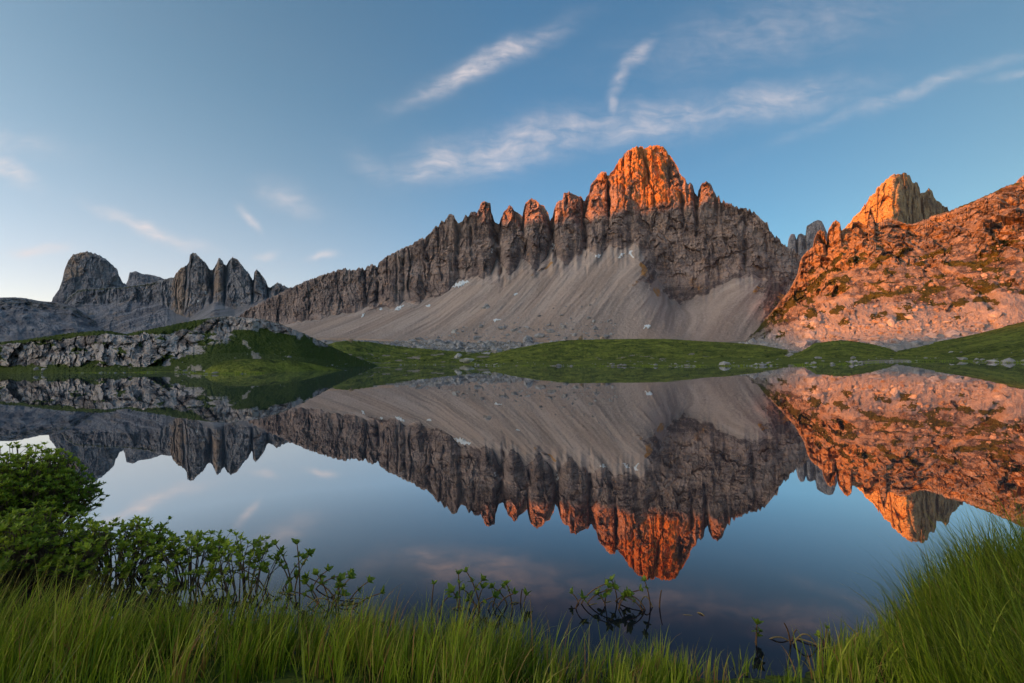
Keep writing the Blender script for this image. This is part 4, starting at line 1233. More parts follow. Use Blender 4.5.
def rubble():
    protos = [rock_verts(1, k) for k in range(8)]
    V, Fc, n0 = [], [], 0
    V2, F2, n2 = [], [], 0
    pts = []
    for k in range(6800):
        u = RNG.random()
        if u < 0.70:                                  # field at the foot of the scree
            px, py0 = RNG.uniform(255, 620), RNG.normal(0, 1)
            d = RNG.uniform(400, 660)
            y_field = 337
        else:                                          # foot of the sunlit slope
            px = RNG.uniform(740, 1010)
            d = RNG.uniform(290, 480) * (1 - 0.15 * (px - 740) / 270)
        pts.append((px, d))
    for px, d in pts:
        x, y = (px - 512) / F * d, d
        z = float(ground_z(x, y))
        # lie on whichever surface is on top there
        for r in (R_MAIN, R_SLOPE):
            if r.px[0] < px < r.px[-1]:
                c = int(np.clip(np.searchsorted(r.px, px), 0, r.P.shape[1] - 1))
                col = r.P[r.nb:, c]
                if col[-1, 1] < d < col[0, 1]:
                    z = max(z, float(np.interp(d, col[::-1, 1], col[::-1, 2])))
        py = HZ - (z - H) / d * F
        if px < 640 and py < 322 + 8 * RNG.random() ** 2 and not (py > 296 and RNG.random() < 0.16):
            continue
        if px > 740 and py < 322:
            continue
        size = min(0.45 + 0.55 * RNG.pareto(2.2), 4.0) * (0.75 + d / 700)
        v, f = protos[RNG.integers(8)]
        a = RNG.random() * 6.28
        sc = size * RNG.uniform(0.7, 1.3, 3) * np.array([1, 1, 0.75])
        R = np.array([[math.cos(a), -math.sin(a), 0], [math.sin(a), math.cos(a), 0], [0, 0, 1]])
        V.append((v * sc) @ R.T + np.array([x, y, z + 0.1 * size]))
        Fc.append(f + n0)
        n0 += len(v)
    for k in range(900):                               # scattered stones: far shore, meadows, foot of the crag
        px = RNG.uniform(-20, 1040)
        df = float(far_shore(px))
        d = df + (RNG.exponential(3.0) if RNG.random() < 0.55 else RNG.uniform(0, 120))
        x, y = (px - 512) / F * d, d
        z = float(ground_z(x, y))
        for r in (R_KNOLL, R_BANK, R_SHELF, R_RISE, R_CRAG):
            if r.px[0] < px < r.px[-1]:
                c = int(np.clip(np.searchsorted(r.px, px), 0, r.P.shape[1] - 1))
                col = r.P[r.nb:, c]
                if col[-1, 1] < d < col[0, 1]:
                    z = max(z, float(np.interp(d, col[::-1, 1], col[::-1, 2])))
        if perlin(px / 25.0, d / 30.0, 0, 221) < -0.05:
            continue
        size = min(0.16 + 0.16 * RNG.pareto(2.0), 1.1)
        v, f = protos[RNG.integers(8)]
        a = RNG.random() * 6.28
        R = np.array([[math.cos(a), -math.sin(a), 0], [math.sin(a), math.cos(a), 0], [0, 0, 1]])
        V.append((v * size * RNG.uniform(0.7, 1.3, 3) * np.array([1, 1, 0.6])) @ R.T + np.array([x, y, z + 0.1 * size]))
        Fc.append(f + n0)
        n0 += len(v)
    for k in range(2600):                              # blocks lying on the sunlit slope
        rr, cc = RNG.integers(R_SLOPE.nb + 150, R_SLOPE.P.shape[0] - 45), RNG.integers(60, 1000)
        x, y, z = R_SLOPE.P[rr, cc]
        if perlin(x / 22.0, z / 14.0, 3, 223) < -0.1:
            continue
        size = min(0.35 + 0.40 * RNG.pareto(2.2), 3.0)
        v, f = protos[RNG.integers(8)]
        V2.append((v * size * RNG.uniform(0.7, 1.3, 3)) + np.array([x, y, z + 0.15 * size]))
        F2.append(f + n2)
        n2 += len(v)
    o2 = mesh_np('rubble', np.concatenate(V2), np.concatenate(F2), M_SLOPESTONE)
    tag(o2, 'loose warm toned blocks scattered over the sunlit mountainside', 'rubble', kind='stuff')
    o = mesh_np('rubble', np.concatenate(V), np.concatenate(Fc), M_RUBBLE)
    tag(o, 'field of grey rockfall debris strewn below the scree', 'rubble', kind='stuff')


rubble()


def boulder(px, py, d, size, mat, label, seed, flat=0.7):
    v, f = rock_verts(3, seed)
    x, y, z = at(px, py, d)
    o = mesh_np('boulder', v * np.array([size, size * 0.8, size * flat]), f, mat)
    o.location = (x, y, z)
    o.rotation_euler = (0, 0, seed * 1.3)
    tag(o, label, 'boulder', 'boulders around the far shore')


def on(r, px, py):
    """distance of the surface r where the photograph shows pixel (px, py)"""
    a, b = r.find(px, py)
    return float(r.P[a, b, 1])


boulder(580.5, 338, 402, 2.6, M_PINK, 'reddish boulder standing on the crest of the green knoll', 3, 0.9)
boulder(468, 360.5, 262, 4.2, M_PALE, 'broad pale slab boulder at the left foot of the green knoll', 5, 0.35)
boulder(458, 356, 285, 2.6, M_PALE, 'pale upright boulder just behind the broad slab near the knoll', 6, 0.7)
boulder(351, 340.5, 330, 1.5, M_PINK, 'small orange brown boulder on the low rise beside the crag', 8, 0.9)
boulder(486, 308, on(R_MAIN, 486, 308), 7.0, M_RUBBLE, 'large dark boulder lying alone high on the scree', 9, 0.8)
boulder(819, 358.5, 200, 1.3, M_RUBBLE, 'blue grey boulder at the water edge right of the knoll', 12, 0.6)
boulder(787, 361, 170, 0.9, M_RUBBLE, 'dark low boulder at the right tip of the knoll', 14, 0.5)
boulder(454, 332, on(R_MAIN, 454, 332), 4.2, M_PALE, 'whitish boulder shining in the rubble field below the scree', 15, 0.7)
boulder(602, 338, 440, 3.2, M_PINK, 'brownish boulder in the rubble right behind the knoll crest', 18, 0.8)
boulder(918, 330, on(R_SLOPE, 918, 330), 2.6, M_PALE, 'pale pink flat boulder at the foot of the sunlit slope', 21, 0.5)
boulder(951, 352.5, on(R_BANK, 951, 352.5), 1.0, M_PALE, 'light stone lying on the grassy right bank', 22, 0.45)

def low_shrubs():
    """dark heath and dwarf shrubs dotted over the far meadows: clusters of small leaf clumps"""
    V, Fc, n0 = [], [], 0
    quad = np.array([[0, 1, 2, 3]])
    for r, cnt, sz in ((R_KNOLL, 520, 1.5), (R_BANK, 420, 0.9), (R_CRAG, 420, 0.8), (R_SHELF, 320, 1.4), (R_RISE, 160, 1.0)):
        P = r.P[r.nb:]
        for k in range(cnt):
            a, b = RNG.integers(4, P.shape[0] - 8), RNG.integers(10, P.shape[1] - 10)
            x, y, z = P[a, b]
            if perlin(x / 16.0, y / 22.0, 0, 231) < 0.12 or z < 0.3:
                continue
            m = 26
            u = RNG.normal(size=(m, 3)); u /= np.linalg.norm(u, axis=1)[:, None]
            u[:, 2] = np.abs(u[:, 2]) * 0.55
            c = np.array([x, y, z]) + u * sz * RNG.uniform(0.25, 1.0) * RNG.uniform(0.5, 1.0, (m, 1))
            t1 = RNG.normal(size=(m, 3)); t1 /= np.linalg.norm(t1, axis=1)[:, None]
            t2 = np.cross(t1, RNG.normal(size=(m, 3))); t2 /= np.linalg.norm(t2, axis=1)[:, None]
            h = sz * 0.20
            q = np.stack([c - t1 * h, c - t2 * h * 0.6, c + t1 * h, c + t2 * h * 0.6], 1)
            V.append(q.reshape(-1, 3))
            Fc.append(np.arange(m * 4).reshape(m, 4) + n0)
            n0 += m * 4
    V = np.concatenate(V)
    o = mesh_np('shrubbery', V, np.concatenate(Fc), M_HEATH, attrs=dict(tint=RNG.random(len(V) // 4).repeat(4)))
    tag(o, 'dark low heath clumps dotted over the far meadows', 'heath', kind='stuff')


# ------------------------------------------------------------------ plants in front
def leaf_mat(name, a, b_, rough=0.5, transl=0.25):
    m, g, b = new_mat(name)
    t = g.attr('tint')
    c = g.mix(t, a, b_)
    g.l.new(c, b.inputs['Base Color'])
    b.inputs['Roughness'].default_value = rough
    b.inputs['Specular IOR Level'].default_value = 0.3
    tr = g.n.new('ShaderNodeBsdfTranslucent')
    g.l.new(c, tr.inputs['Color'])
    mx = g.n.new('ShaderNodeMixShader')
    mx.inputs[0].default_value = transl
    out = g.n['Material Output']
    g.l.new(b.outputs[0], mx.inputs[1])
    g.l.new(tr.outputs[0], mx.inputs[2])
    g.l.new(mx.outputs[0], out.inputs['Surface'])
    return m


def grass_mat():
    m, g, b = new_mat('sedge')
    t = g.attr('tint')
    h = g.attr('along')
    c = g.ramp(t, [(0.0, (0.08, 0.14, 0.009)), (0.45, (0.26, 0.35, 0.018)), (0.75, (0.50, 0.53, 0.04)), (0.88, (0.55, 0.42, 0.10)), (1.0, (0.46, 0.22, 0.07))])
    tip = g.mix(g.math('MULTIPLY', g.step(h, 0.6, 1.0), 0.5), c, (0.24, 0.19, 0.045))
    g.l.new(tip, b.inputs['Base Color'])
    b.inputs['Roughness'].default_value = 0.55
    b.inputs['Specular IOR Level'].default_value = 0.25
    tr = g.n.new('ShaderNodeBsdfTranslucent')
    g.l.new(tip, tr.inputs['Color'])
    mx = g.n.new('ShaderNodeMixShader')
    mx.inputs[0].default_value = 0.35
    out = g.n['Material Output']
    g.l.new(b.outputs[0], mx.inputs[1])
    g.l.new(tr.outputs[0], mx.inputs[2])
    g.l.new(mx.outputs[0], out.inputs['Surface'])
    return m


M_SEDGE = grass_mat()
M_LEAF = leaf_mat('shrub_leaf', (0.16, 0.24, 0.018), (0.46, 0.53, 0.045), 0.45, 0.46)
M_BOGLEAF = leaf_mat('bogbean_leaf', (0.10, 0.17, 0.016), (0.32, 0.40, 0.045), 0.5, 0.35)


def stem_mat(name, a, b_):
    m, g, b = new_mat(name)
    g.l.new(g.mix(g.noise(g.coord(), 25.0, 3.0), a, b_), b.inputs['Base Color'])
    b.inputs['Roughness'].default_value = 0.7
    return m


M_TWIG = stem_mat('twig', (0.05, 0.03, 0.018), (0.14, 0.085, 0.05))
M_REDSTEM = stem_mat('red_stem', (0.09, 0.035, 0.015), (0.22, 0.11, 0.035))
M_DRYSTEM = stem_mat('dry_stem', (0.20, 0.12, 0.035), (0.36, 0.25, 0.10))


def blades(bx, by, bz, length, width, az, lean, droop, tint, seg=6):
    """curved tapering blades as one vertex / face block"""
    n = len(bx)
    t = np.linspace(0, 1, seg + 1)[None, :]
    L = length[:, None]
    ang = lean[:, None] + droop[:, None] * t ** 1.6            # angle off the vertical along the blade
    st = L / seg
    hx = np.concatenate([np.zeros((n, 1)), np.cumsum(np.sin(ang[:, :-1]) * st, 1)], 1)
    hz = np.concatenate([np.zeros((n, 1)), np.cumsum(np.cos(ang[:, :-1]) * st, 1)], 1)
    cx, cy = np.cos(az)[:, None], np.sin(az)[:, None]
    X, Y, Z = bx[:, None] + hx * cx, by[:, None] + hx * cy, bz[:, None] + hz
    tw = RNG.uniform(-0.9, 0.9, n)[:, None]
    sx, sy = np.cos(az + 1.57 + tw[:, 0])[:, None], np.sin(az + 1.57 + tw[:, 0])[:, None]
    w = width[:, None] * np.clip(1.0 - t ** 2.2, 0.06, 1) * (0.75 + 0.25 * np.sin(np.minimum(t * 4, 1.57)))
    A = np.stack([X - sx * w, Y - sy * w, Z], -1)
    B = np.stack([X + sx * w, Y + sy * w, Z], -1)
    V = np.stack([A, B], 2)                                     # n, seg+1, 2, 3
    base = (np.arange(n) * (seg + 1) * 2)[:, None] + (np.arange(seg) * 2)[None, :]
    Fc = np.stack([base, base + 1, base + 3, base + 2], -1).reshape(-1, 4)
    tint = np.repeat(tint, (seg + 1) * 2)
    along = np.repeat(np.tile(t[0], n), 2)
    return V.reshape(-1, 3), Fc, tint, along


def tussocks(cx, cy, per, ln_fn, az0, spread, tint0, seg=6, wid=(0.0016, 0.0034)):
    """blades grouped in tufts: they rise together and arch away from the middle of each tuft"""
    n = len(cx) * per
    ci = np.repeat(np.arange(len(cx)), per)
    rad = np.abs(RNG.normal(0, spread, n))
    th = RNG.uniform(0, 6.283, n)
    x, y = cx[ci] + rad * np.cos(th), cy[ci] + rad * np.sin(th)
    cs = RNG.uniform(0.72, 1.2, len(cx))[ci]
    px = 512 + F * x / np.maximum(y, 0.3)
    z = ground_z(x, y) - 0.02
    ln = ln_fn(px) * cs * np.clip(RNG.normal(0.95, 0.30, n), 0.3, 1.6)
    wx, wy = math.cos(az0), math.sin(az0)
    k = rad / spread
    az = np.arctan2(np.sin(th) * k + 0.9 * wy + RNG.normal(0, 0.5, n), np.cos(th) * k + 0.9 * wx + RNG.normal(0, 0.5, n))
    lean = np.abs(RNG.normal(0.05, 0.08, n)) + 0.10 * k
    droop = np.abs(RNG.normal(0.35, 0.35, n)) + 0.22 * k
    dead = RNG.random(n) < 0.09
    tint = np.clip(tint0 + RNG.normal(0, 0.22, n) + RNG.normal(0, 0.12, len(cx))[ci] + 0.42 * dead, 0, 1)
    droop = np.where(dead, droop + 0.7, droop)
    return blades(x, y, z, ln, RNG.uniform(wid[0], wid[1], n), az, lean, droop, tint, seg)


def bank_grass():
    # the near bank: long sedge in tufts, thinner towards the water and where it gives way to the lake
    n = 900
    x = RNG.uniform(-4.4, 2.6, n)
    yb = curve(NEAR_SHORE, x)
    y = yb + 0.10 - np.abs(RNG.normal(0, 0.45, n))
    px = 512 + F * x / np.maximum(y, 0.3)
    keep = (y > 1.55) & (px > -100) & (px < 1000)
    keep &= RNG.random(n) > 0.90 * np.exp(-((px - 750) / 115) ** 2)
    keep &= RNG.random(n) < np.clip(0.75 + 1.2 * fbm(x * 1.6, y * 1.6, 0, 3, 309), 0.15, 1)
    x, y = x[keep], y[keep]
    f_len = lambda p: curve([(-200, 0.33), (60, 0.32), (150, 0.30), (250, 0.29), (320, 0.24), (420, 0.24), (530, 0.23), (580, 0.19), (650, 0.15), (760, 0.13), (850, 0.17), (1100, 0.26)], p)
    v, f, ti, al = tussocks(x, y, 30, f_len, 0.5, 0.06, 0.50, 6, (0.0020, 0.0040))
    o = mesh_np('grass', v, f, M_SEDGE, attrs=dict(tint=ti, along=al), smooth=True)
    tag(o, 'long green sedge growing along the near bank', 'grass', kind='stuff')
    # last year's straws and thin flower stalks standing over the sedge
    n = 520
    x = RNG.uniform(-3.2, 2.6, n)
    y = curve(NEAR_SHORE, x) + 0.08 - np.abs(RNG.normal(0, 0.35, n))
    px = 512 + F * x / np.maximum(y, 0.3)
    ok = (y > 1.6) & (RNG.random(n) > 0.6 * np.exp(-((px - 745) / 85) ** 2))
    x, y, px = x[ok], y[ok], px[ok]
    n = len(x)
    vs, fs, ts, as_ = blades(x, y, ground_z(x, y) - 0.02, f_len(px) * RNG.uniform(0.9, 1.35, n), RNG.uniform(0.0009, 0.0017, n), RNG.uniform(0, 6.28, n), np.abs(RNG.normal(0.12, 0.12, n)), np.abs(RNG.normal(0.3, 0.5, n)), RNG.uniform(0.82, 1.0, n), 7)
    o = mesh_np('grass', vs, fs, M_SEDGE, attrs=dict(tint=ts, along=as_), smooth=True)
    tag(o, 'dry straws and thin stalks standing over the near sedge', 'grass', kind='stuff')
    # the tall tussock mass at the right, arching over to the left
    n = 330
    x = 1.50 + 2.1 * RNG.random(n)
    y = 1.45 + 1.7 * RNG.random(n)
    px = 512 + F * x / y
    keep = (y < curve(NEAR_SHORE, x) + 0.06) & (px > 912) & (px < 1200)
    x, y = x[keep], y[keep]
    f_len = lambda p: curve([(855, 0.22), (900, 0.30), (960, 0.38), (1024, 0.43), (1200, 0.46)], p)
    v, f, ti, al = tussocks(x, y, 78, f_len, 2.9, 0.085, 0.27, 7, (0.0020, 0.0042))
    o = mesh_np('grass', v, f, M_SEDGE, attrs=dict(tint=ti, along=al), smooth=True)
    tag(o, 'tall arching sedge tussocks at the right edge of the bank', 'grass', kind='stuff')
    # the same sedge goes on along the bank to both sides
    n = 1500
    x = np.where(RNG.random(n) < 0.68, RNG.uniform(1.0, 9.0, n), RNG.uniform(-8.5, -0.5, n))
    y = curve(NEAR_SHORE, x) + 0.08 - 6.5 * RNG.random(n) ** 1.6
    px = 512 + F * x / np.maximum(y, 0.05)
    ok = (y > -1.5) & ((px > 1190) | (px < -110) | (y < 1.4)) & (np.hypot(x, y) > 0.7)
    x, y = x[ok], y[ok]
    v, f, ti, al = tussocks(x, y, 60, lambda p: 0.42 + 0 * p, 2.9, 0.11, 0.40, 6, (0.0022, 0.0044))
    o = mesh_np('grass', v, f, M_SEDGE, attrs=dict(tint=ti, along=al), smooth=True)
    tag(o, 'sedge continuing along the bank beyond both edges of the view', 'grass', kind='stuff')
    # reeds and wet grass along the far waterline
    n = 26000
    px = RNG.uniform(-40, 1060, n)
    df = far_shore(px)
    d = df + np.abs(RNG.normal(0, 1.0, n)) * df / 60 - 0.2 * df / 60
    keep = RNG.random(n) < np.clip(0.22 + 1.1 * fbm(px / 22.0, 0, 0, 4, 307), 0.03, 0.8)
    px, d = px[keep], d[keep]
    x, y = (px - 512) / F * d, d
    z = ground_z(x, y)
    ok = (z > -0.10) & (z < 0.5)
    x, y, z, px = x[ok], y[ok], z[ok], px[ok]
    n = len(x)
    v, f, ti, al = blades(x, y, z - 0.03, RNG.uniform(0.15, 0.42, n), RNG.uniform(0.010, 0.025, n), RNG.uniform(0, 6.28, n), np.abs(RNG.normal(0.1, 0.1, n)), np.abs(RNG.normal(0.4, 0.3, n)), np.clip(RNG.normal(0.36, 0.12, n), 0, 1), seg=3)
    o = mesh_np('grass', v, f, M_SEDGE, attrs=dict(tint=ti, along=al))
    tag(o, 'fringe of wet light green grass along the far waterline', 'grass', kind='stuff')


bank_grass()
M_HEATH = leaf_mat('heath', (0.03, 0.045, 0.010), (0.10, 0.12, 0.022))
low_shrubs()


def tube(path, r0, r1, k=6):
    """a tapering tube along a path of points"""
    p = np.asarray(path, float)
    n = len(p)
    tg = np.gradient(p, axis=0)
    tg /= np.linalg.norm(tg, axis=1)[:, None] + 1e-9
    ref = np.where(np.abs(tg[:, 2:3]) > 0.9, np.array([[1.0, 0, 0]]), np.array([[0, 0, 1.0]]))
    a = np.cross(tg, ref); a /= np.linalg.norm(a, axis=1)[:, None] + 1e-9
    b = np.cross(tg, a)
    th = np.linspace(0, 2 * math.pi, k, endpoint=False)
    rad = np.linspace(r0, r1, n)[:, None, None]
    V = p[:, None, :] + rad * (np.cos(th)[None, :, None] * a[:, None, :] + np.sin(th)[None, :, None] * b[:, None, :])
    i = np.arange(n * k).reshape(n, k)
    j = np.roll(i, -1, 1)
    Fc = np.stack([i[:-1], i[1:], j[1:], j[:-1]], -1).reshape(-1, 4)
    return V.reshape(-1, 3), Fc


class Bag:
    def __init__(self):
        self.V, self.F, self.T, self.n = [], [], [], 0

    def add(self, v, f, tint=0.5):
        self.V.append(np.asarray(v)); self.F.append(np.asarray(f) + self.n)
        self.T.append(np.full(len(v), tint) if np.isscalar(tint) else np.asarray(tint))
        self.n += len(v)

    def build(self, name, mat, parent, smooth=True):
        if not self.V:
            return None
        return mesh_np(name, np.concatenate(self.V), np.concatenate(self.F), mat, parent, dict(tint=np.concatenate(self.T)), smooth)


def whorl(bag, p, axis, size, k, tint, spread=0.9, wid=0.22):
    """a rosette of pointed oval leaves round the tip of a shoot"""
    axis = np.asarray(axis, float); axis /= np.linalg.norm(axis)
    a = np.cross(axis, [0.3, 0.9, 0.1]); a /= np.linalg.norm(a)
    b = np.cross(axis, a)
    ph = RNG.random() * 6.28
    for i in range(k):
        th = ph + i * 2.4 + RNG.normal(0, 0.2)
        sp = spread * (0.45 + 0.75 * (i + 0.5) / k) + RNG.normal(0, 0.12)
        side = math.cos(th) * a + math.sin(th) * b
        d = math.cos(sp) * axis + math.sin(sp) * side
        nn = math.cos(sp) * side - math.sin(sp) * axis
        w = np.cross(d, nn)
        L = size * RNG.uniform(0.7, 1.2)
        W = L * wid * RNG.uniform(0.85, 1.2)
        cup = 0.22 * W
        tt = [0.0, 0.18, 0.45, 0.75, 1.0]
        ww = [0.10, 0.75, 1.0, 0.72, 0.04]
        bend = RNG.uniform(0.05, 0.35) * L
        V = []
        for t_, w_ in zip(tt, ww):
            c = p + d * (L * t_) + nn * (bend * t_ * t_)
            V += [c - w * W * w_ - nn * cup * w_, c + nn * 0, c + w * W * w_ - nn * cup * w_]
        fs = []
        for q in range(4):
            o = q * 3
            fs += [[o, o + 1, o + 4, o + 3], [o + 1, o + 2, o + 5, o + 4]]
        bag.add(np.array(V), np.array(fs), float(np.clip(tint + RNG.normal(0, 0.16), 0, 1)))


def shrub(center, rad, height, nsh, label, seed, leaf=0.042, top=0.5, dense=True):
    """low waterside willow: branching stems rise from one stool, each tip carries leaf rosettes"""
    root = empty('shrub', center)
    tag(root, label, 'shrub', 'willow shrubs at the water edge')
    st, lf = Bag(), Bag()
    rx, ry = rad
    for k in range(nsh):
        a = RNG.random() * 6.28
        q = math.sqrt(RNG.random())
        ex, ey = q * rx * math.cos(a), q * ry * math.sin(a)
        dome = math.sqrt(max(0.05, 1 - q * q * 0.9))
        ez = height * dome * (RNG.uniform(0.80, 1.05) if RNG.random() < 0.7 else RNG.uniform(0.35, 0.8))
        b0 = np.array([ex * 0.45 + RNG.normal(0, 0.03), ey * 0.45 + RNG.normal(0, 0.03), -0.06])
        e = np.array([ex, ey, ez])
        m1 = b0 * 0.55 + e * 0.45 + np.array([RNG.normal(0, 0.04), RNG.normal(0, 0.04), 0.02])
        t = np.linspace(0, 1, 6)[:, None]
        path = (1 - t) ** 2 * b0 + 2 * t * (1 - t) * m1 + t ** 2 * e
        v, f = tube(path, 0.0055, 0.0022, 5)
        st.add(v, f)
        up = path[-1] - path[-2]
        up = up / np.linalg.norm(up) + np.array([0, 0, 0.7])
        tint = float(np.clip(0.30 + 0.5 * (ez / height - 0.5) + RNG.normal(0, 0.12), 0, 1))
        whorl(lf, e, up, leaf, 8, tint)
        nside = 5 if dense else 3
        for s in range(nside):
            tq = RNG.uniform(0.55, 0.95)
            p0 = (1 - tq) ** 2 * b0 + 2 * tq * (1 - tq) * m1 + tq ** 2 * e
            dr = np.array([RNG.normal(0, 1), RNG.normal(0, 1), RNG.uniform(0.3, 1.2)])
            dr /= np.linalg.norm(dr)
            p1 = p0 + dr * RNG.uniform(0.05, 0.13)
            v, f = tube([p0, (p0 + p1) / 2 + np.array([0, 0, 0.004]), p1], 0.0028, 0.0015, 4)
            st.add(v, f)
            whorl(lf, p1, dr + np.array([0, 0, 0.8]), leaf * RNG.uniform(0.75, 1.1), 7, tint - 0.05)
    st.build('stem', M_TWIG, root)
    lf.build('foliage', M_LEAF, root)
    return root


def wpt(px, d, z=0.0):
    return ((px - 512) / F * d, d, z)


shrub(wpt(22, 4.55, 0.05), (0.62, 0.55), 0.80, 430, 'dense rounded willow shrub, tallest of the clump at the left edge', 1)
shrub(wpt(-60, 4.3, 0.05), (0.60, 0.6), 0.78, 250, 'dense willow shrub half cut off by the left edge of the picture', 2)
shrub(wpt(30, 3.75, 0.02), (0.55, 0.40), 0.48, 150, 'low loose willow shrub in front of the tallest shrub, water showing through', 3, dense=False)
shrub(wpt(118, 3.70, 0.0), (0.46, 0.34), 0.42, 100, 'open willow shrub with bare brown stems between the tall shrub and the sedge', 4, dense=False)
shrub(wpt(192, 3.55, 0.0), (0.34, 0.26), 0.38, 42, 'thin willow shrub standing in shallow water behind the tall sedge', 5, dense=False)
shrub(wpt(248, 3.42, 0.0), (0.24, 0.18), 0.40, 22, 'sparse leaning willow shrub at the right end of the clump, over open water', 6, dense=False)


def bogbean(px, py, shoots, label, arcs=(), leaf=0.045):
    """a water plant: reddish stems out of the lake, each with a tuft of leaves; old stems arch back to the water"""
    px, py = (float(t) for t in canon(px, py))
    d = F * H / (py - HZ)
    root = empty('water_plant', wpt(px, d))
    tag(root, label, 'water plant', 'water plants in the shallows')
    px2m = d / F
    more = [(dx + RNG.uniform(-7, 7), hpx * RNG.uniform(0.45, 0.85), lean + RNG.uniform(-9, 9), max(4, k)) for (dx, hpx, lean, k) in shoots if k > 3]
    for (dx, hpx, lean, k) in list(shoots) + more:
        st, lf = Bag(), Bag()
        x0, h, ln = dx * px2m, 0.70 * hpx * px2m, 1.6 * lean * px2m + RNG.normal(0, 4) * px2m
        y0 = RNG.normal(0, 0.03)
        t = np.linspace(0, 1, 9)[:, None]
        b0 = np.array([x0, y0, -0.12]); e = np.array([x0 + ln, y0 + RNG.normal(0, 0.02), h])
        m1 = np.array([x0 + ln * RNG.uniform(-0.3, 0.2), y0, h * 0.5])
        path = (1 - t) ** 2 * b0 + 2 * t * (1 - t) * m1 + t ** 2 * e
        v, f = tube(path, 0.0055, 0.0032, 6)
        st.add(v, f)
        up = path[-1] - path[-2]
        if k:
            whorl(lf, e, up / np.linalg.norm(up) + np.array([0, 0, 0.4]), leaf * RNG.uniform(0.8, 1.15), k + 2, RNG.uniform(0.35, 0.8), 0.8, 0.28)
            if k > 4:
                lf.build('leaf_tuft', M_BOGLEAF, root); lf = Bag()
                whorl(lf, path[6], up / np.linalg.norm(up) + np.array([RNG.normal(0, .5), RNG.normal(0, .5), 0.1]), leaf * 0.8, 4, RNG.uniform(0.2, 0.6), 1.0, 0.28)
        s = st.build('stem', M_REDSTEM, root)
        if lf.V:
            lf.build('leaf_tuft', M_BOGLEAF, root)
    for (x0, x1, h) in list(arcs) + [(RNG.uniform(-14, 4), RNG.uniform(6, 20), RNG.uniform(0.3, 2.5)) for _ in range(2 if len(shoots) > 1 else 0)]:
        t = np.linspace(0, 1, 14)[:, None]
        b0 = np.array([x0 * px2m, RNG.normal(0, 0.03), -0.02]); e = np.array([x1 * px2m, RNG.normal(0, 0.05), -0.02])
        m1 = (b0 + e) / 2 + np.array([RNG.normal(0, 0.01), 0, 2 * h * px2m])
        path = (1 - t) ** 2 * b0 + 2 * t * (1 - t) * m1 + t ** 2 * e
        v, f = tube(path, 0.0045, 0.003, 6)
        b = Bag(); b.add(v, f)
        b.build('dry_stem', M_DRYSTEM, root)
    return root


bogbean(298, 590, [(-18, 38, 12, 7), (-8, 58, -6, 6), (0, 62, 2, 7), (-30, 30, -14, 6), (10, 28, 14, 5)], 'bushy leafy water plant beside the willow clump at the left', [(-24, 10, 4)], 0.05)
bogbean(336, 606, [(-6, 42, -8, 7), (0, 40, 10, 7), (-14, 26, -12, 6), (8, 34, 12, 5), (-4, 28, 2, 6)], 'bushy water plant on tangled brown roots, left of the middle', [(-30, 0, 10), (0, 28, 8), (-8, 30, 4)], 0.05)
bogbean(430, 622, [(0, 44, 1, 3), (6, 20, 10, 2)], 'short single stem with a small leaf bud beside a floating dead leaf', [(4, 22, 2)], 0.035)
bogbean(464, 608, [(-4, 44, -3, 6), (4, 34, 6, 5), (12, 26, 4, 4)], 'leafy water plant with bent stems at the left of the middle group', [(-14, 6, 5)], 0.05)
bogbean(488, 608, [(-6, 46, -10, 5), (2, 28, 6, 4)], 'water plant with a leaning stem in the middle of the middle group', [(0, 10, 10)], 0.045)
bogbean(515, 604, [(-2, 32, -4, 5), (5, 20, 4, 0), (8, 12, 2, 3)], 'water plant with one bare brown stalk at the right of the middle group', [(-8, 8, 4)], 0.045)
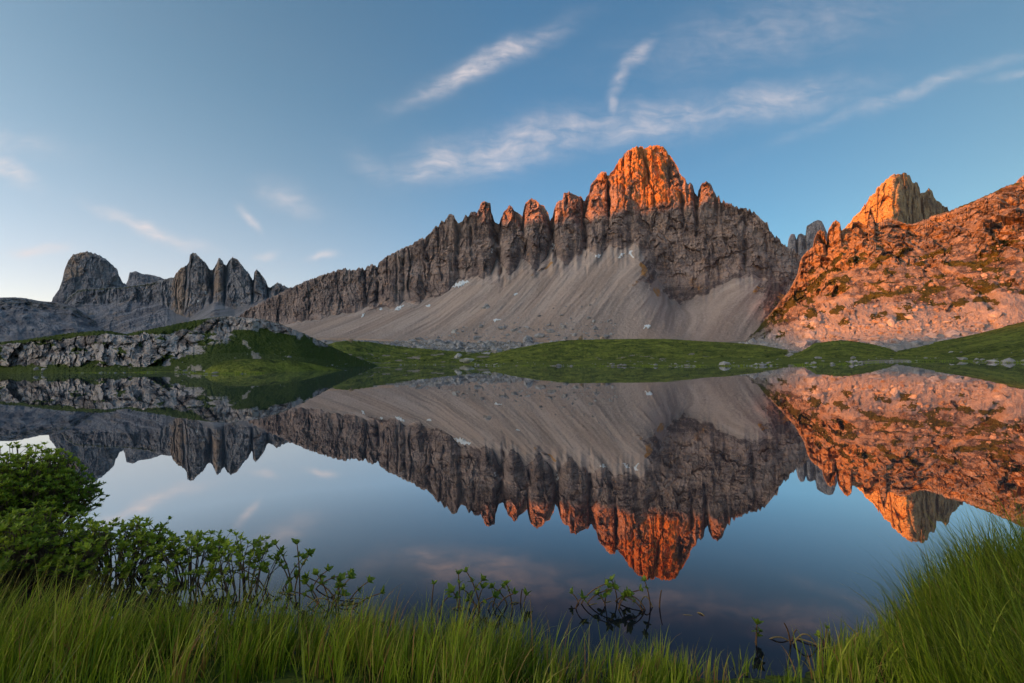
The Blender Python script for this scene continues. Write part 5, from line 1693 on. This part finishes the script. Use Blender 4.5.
bogbean(592, 604, [(-18, 14, -3, 4), (-14, 26, 16, 4), (12, 24, -3, 5), (22, 18, 6, 7), (26, 26, 4, 6)], 'sprawling water plant with pale lying stem and bright leaf tufts', [(-16, 14, 3), (8, 26, 3)], 0.05)
bogbean(652, 608, [(0, 34, -6, 7), (7, 24, 3, 0), (-6, 20, -4, 0)], 'upright water plant with one leafy shoot and a bare stalk, in mid lake shallows', [(-10, 2, 12)], 0.045)
bogbean(690, 614, [], 'single floating dead stem right of the upright water plant', [(-14, 12, 3), (6, 14, 4)])
bogbean(758, 648, [(0, 26, 0, 5)], 'small single water plant with one dark leaf tuft near the sedge', [], 0.04)
bogbean(788, 640, [(0, 32, -5, 0), (2, 14, 2, 0)], 'bare water plant with an upright bud and arching yellow stems', [(0, 22, 14), (-20, 4, 6), (2, 30, 5)], 0.04)
bogbean(822, 648, [(2, 26, 3, 3), (6, 16, -4, 3)], 'drooping water plant with brown loops next to the right tussock', [(-12, 18, 8), (-4, 34, 5), (4, 24, 10)], 0.04)
bogbean(868, 662, [(0, 20, -4, 6), (5, 16, 4, 6)], 'low leafy water plant tucked against the right tussock', [], 0.05)


# ------------------------------------------------------------------ the air between here and the far mountains
def haze():
    import bmesh
    bm = bmesh.new()
    bmesh.ops.create_cube(bm, size=1.0)
    me = bpy.data.meshes.new('haze')
    bm.to_mesh(me); bm.free()
    o = bpy.data.objects.new('haze', me)
    o.scale = (9600, 9600, 1010)
    o.location = (0, 0, 1010 / 2 - 6)
    COL.objects.link(o)
    m = bpy.data.materials.new('haze_air')
    m.use_nodes = True
    nt = m.node_tree
    nt.nodes.remove(nt.nodes['Principled BSDF'])
    v = nt.nodes.new('ShaderNodeVolumePrincipled')
    v.inputs['Color'].default_value = (0.50, 0.72, 1.0, 1)
    v.inputs['Density'].default_value = HAZE
    v.inputs['Anisotropy'].default_value = 0.2
    nt.links.new(v.outputs[0], nt.nodes['Material Output'].inputs['Volume'])
    me.materials.append(m)
    tag(o, 'thin morning haze over the valley', 'haze', kind='stuff')


HAZE = 0.000028
haze()
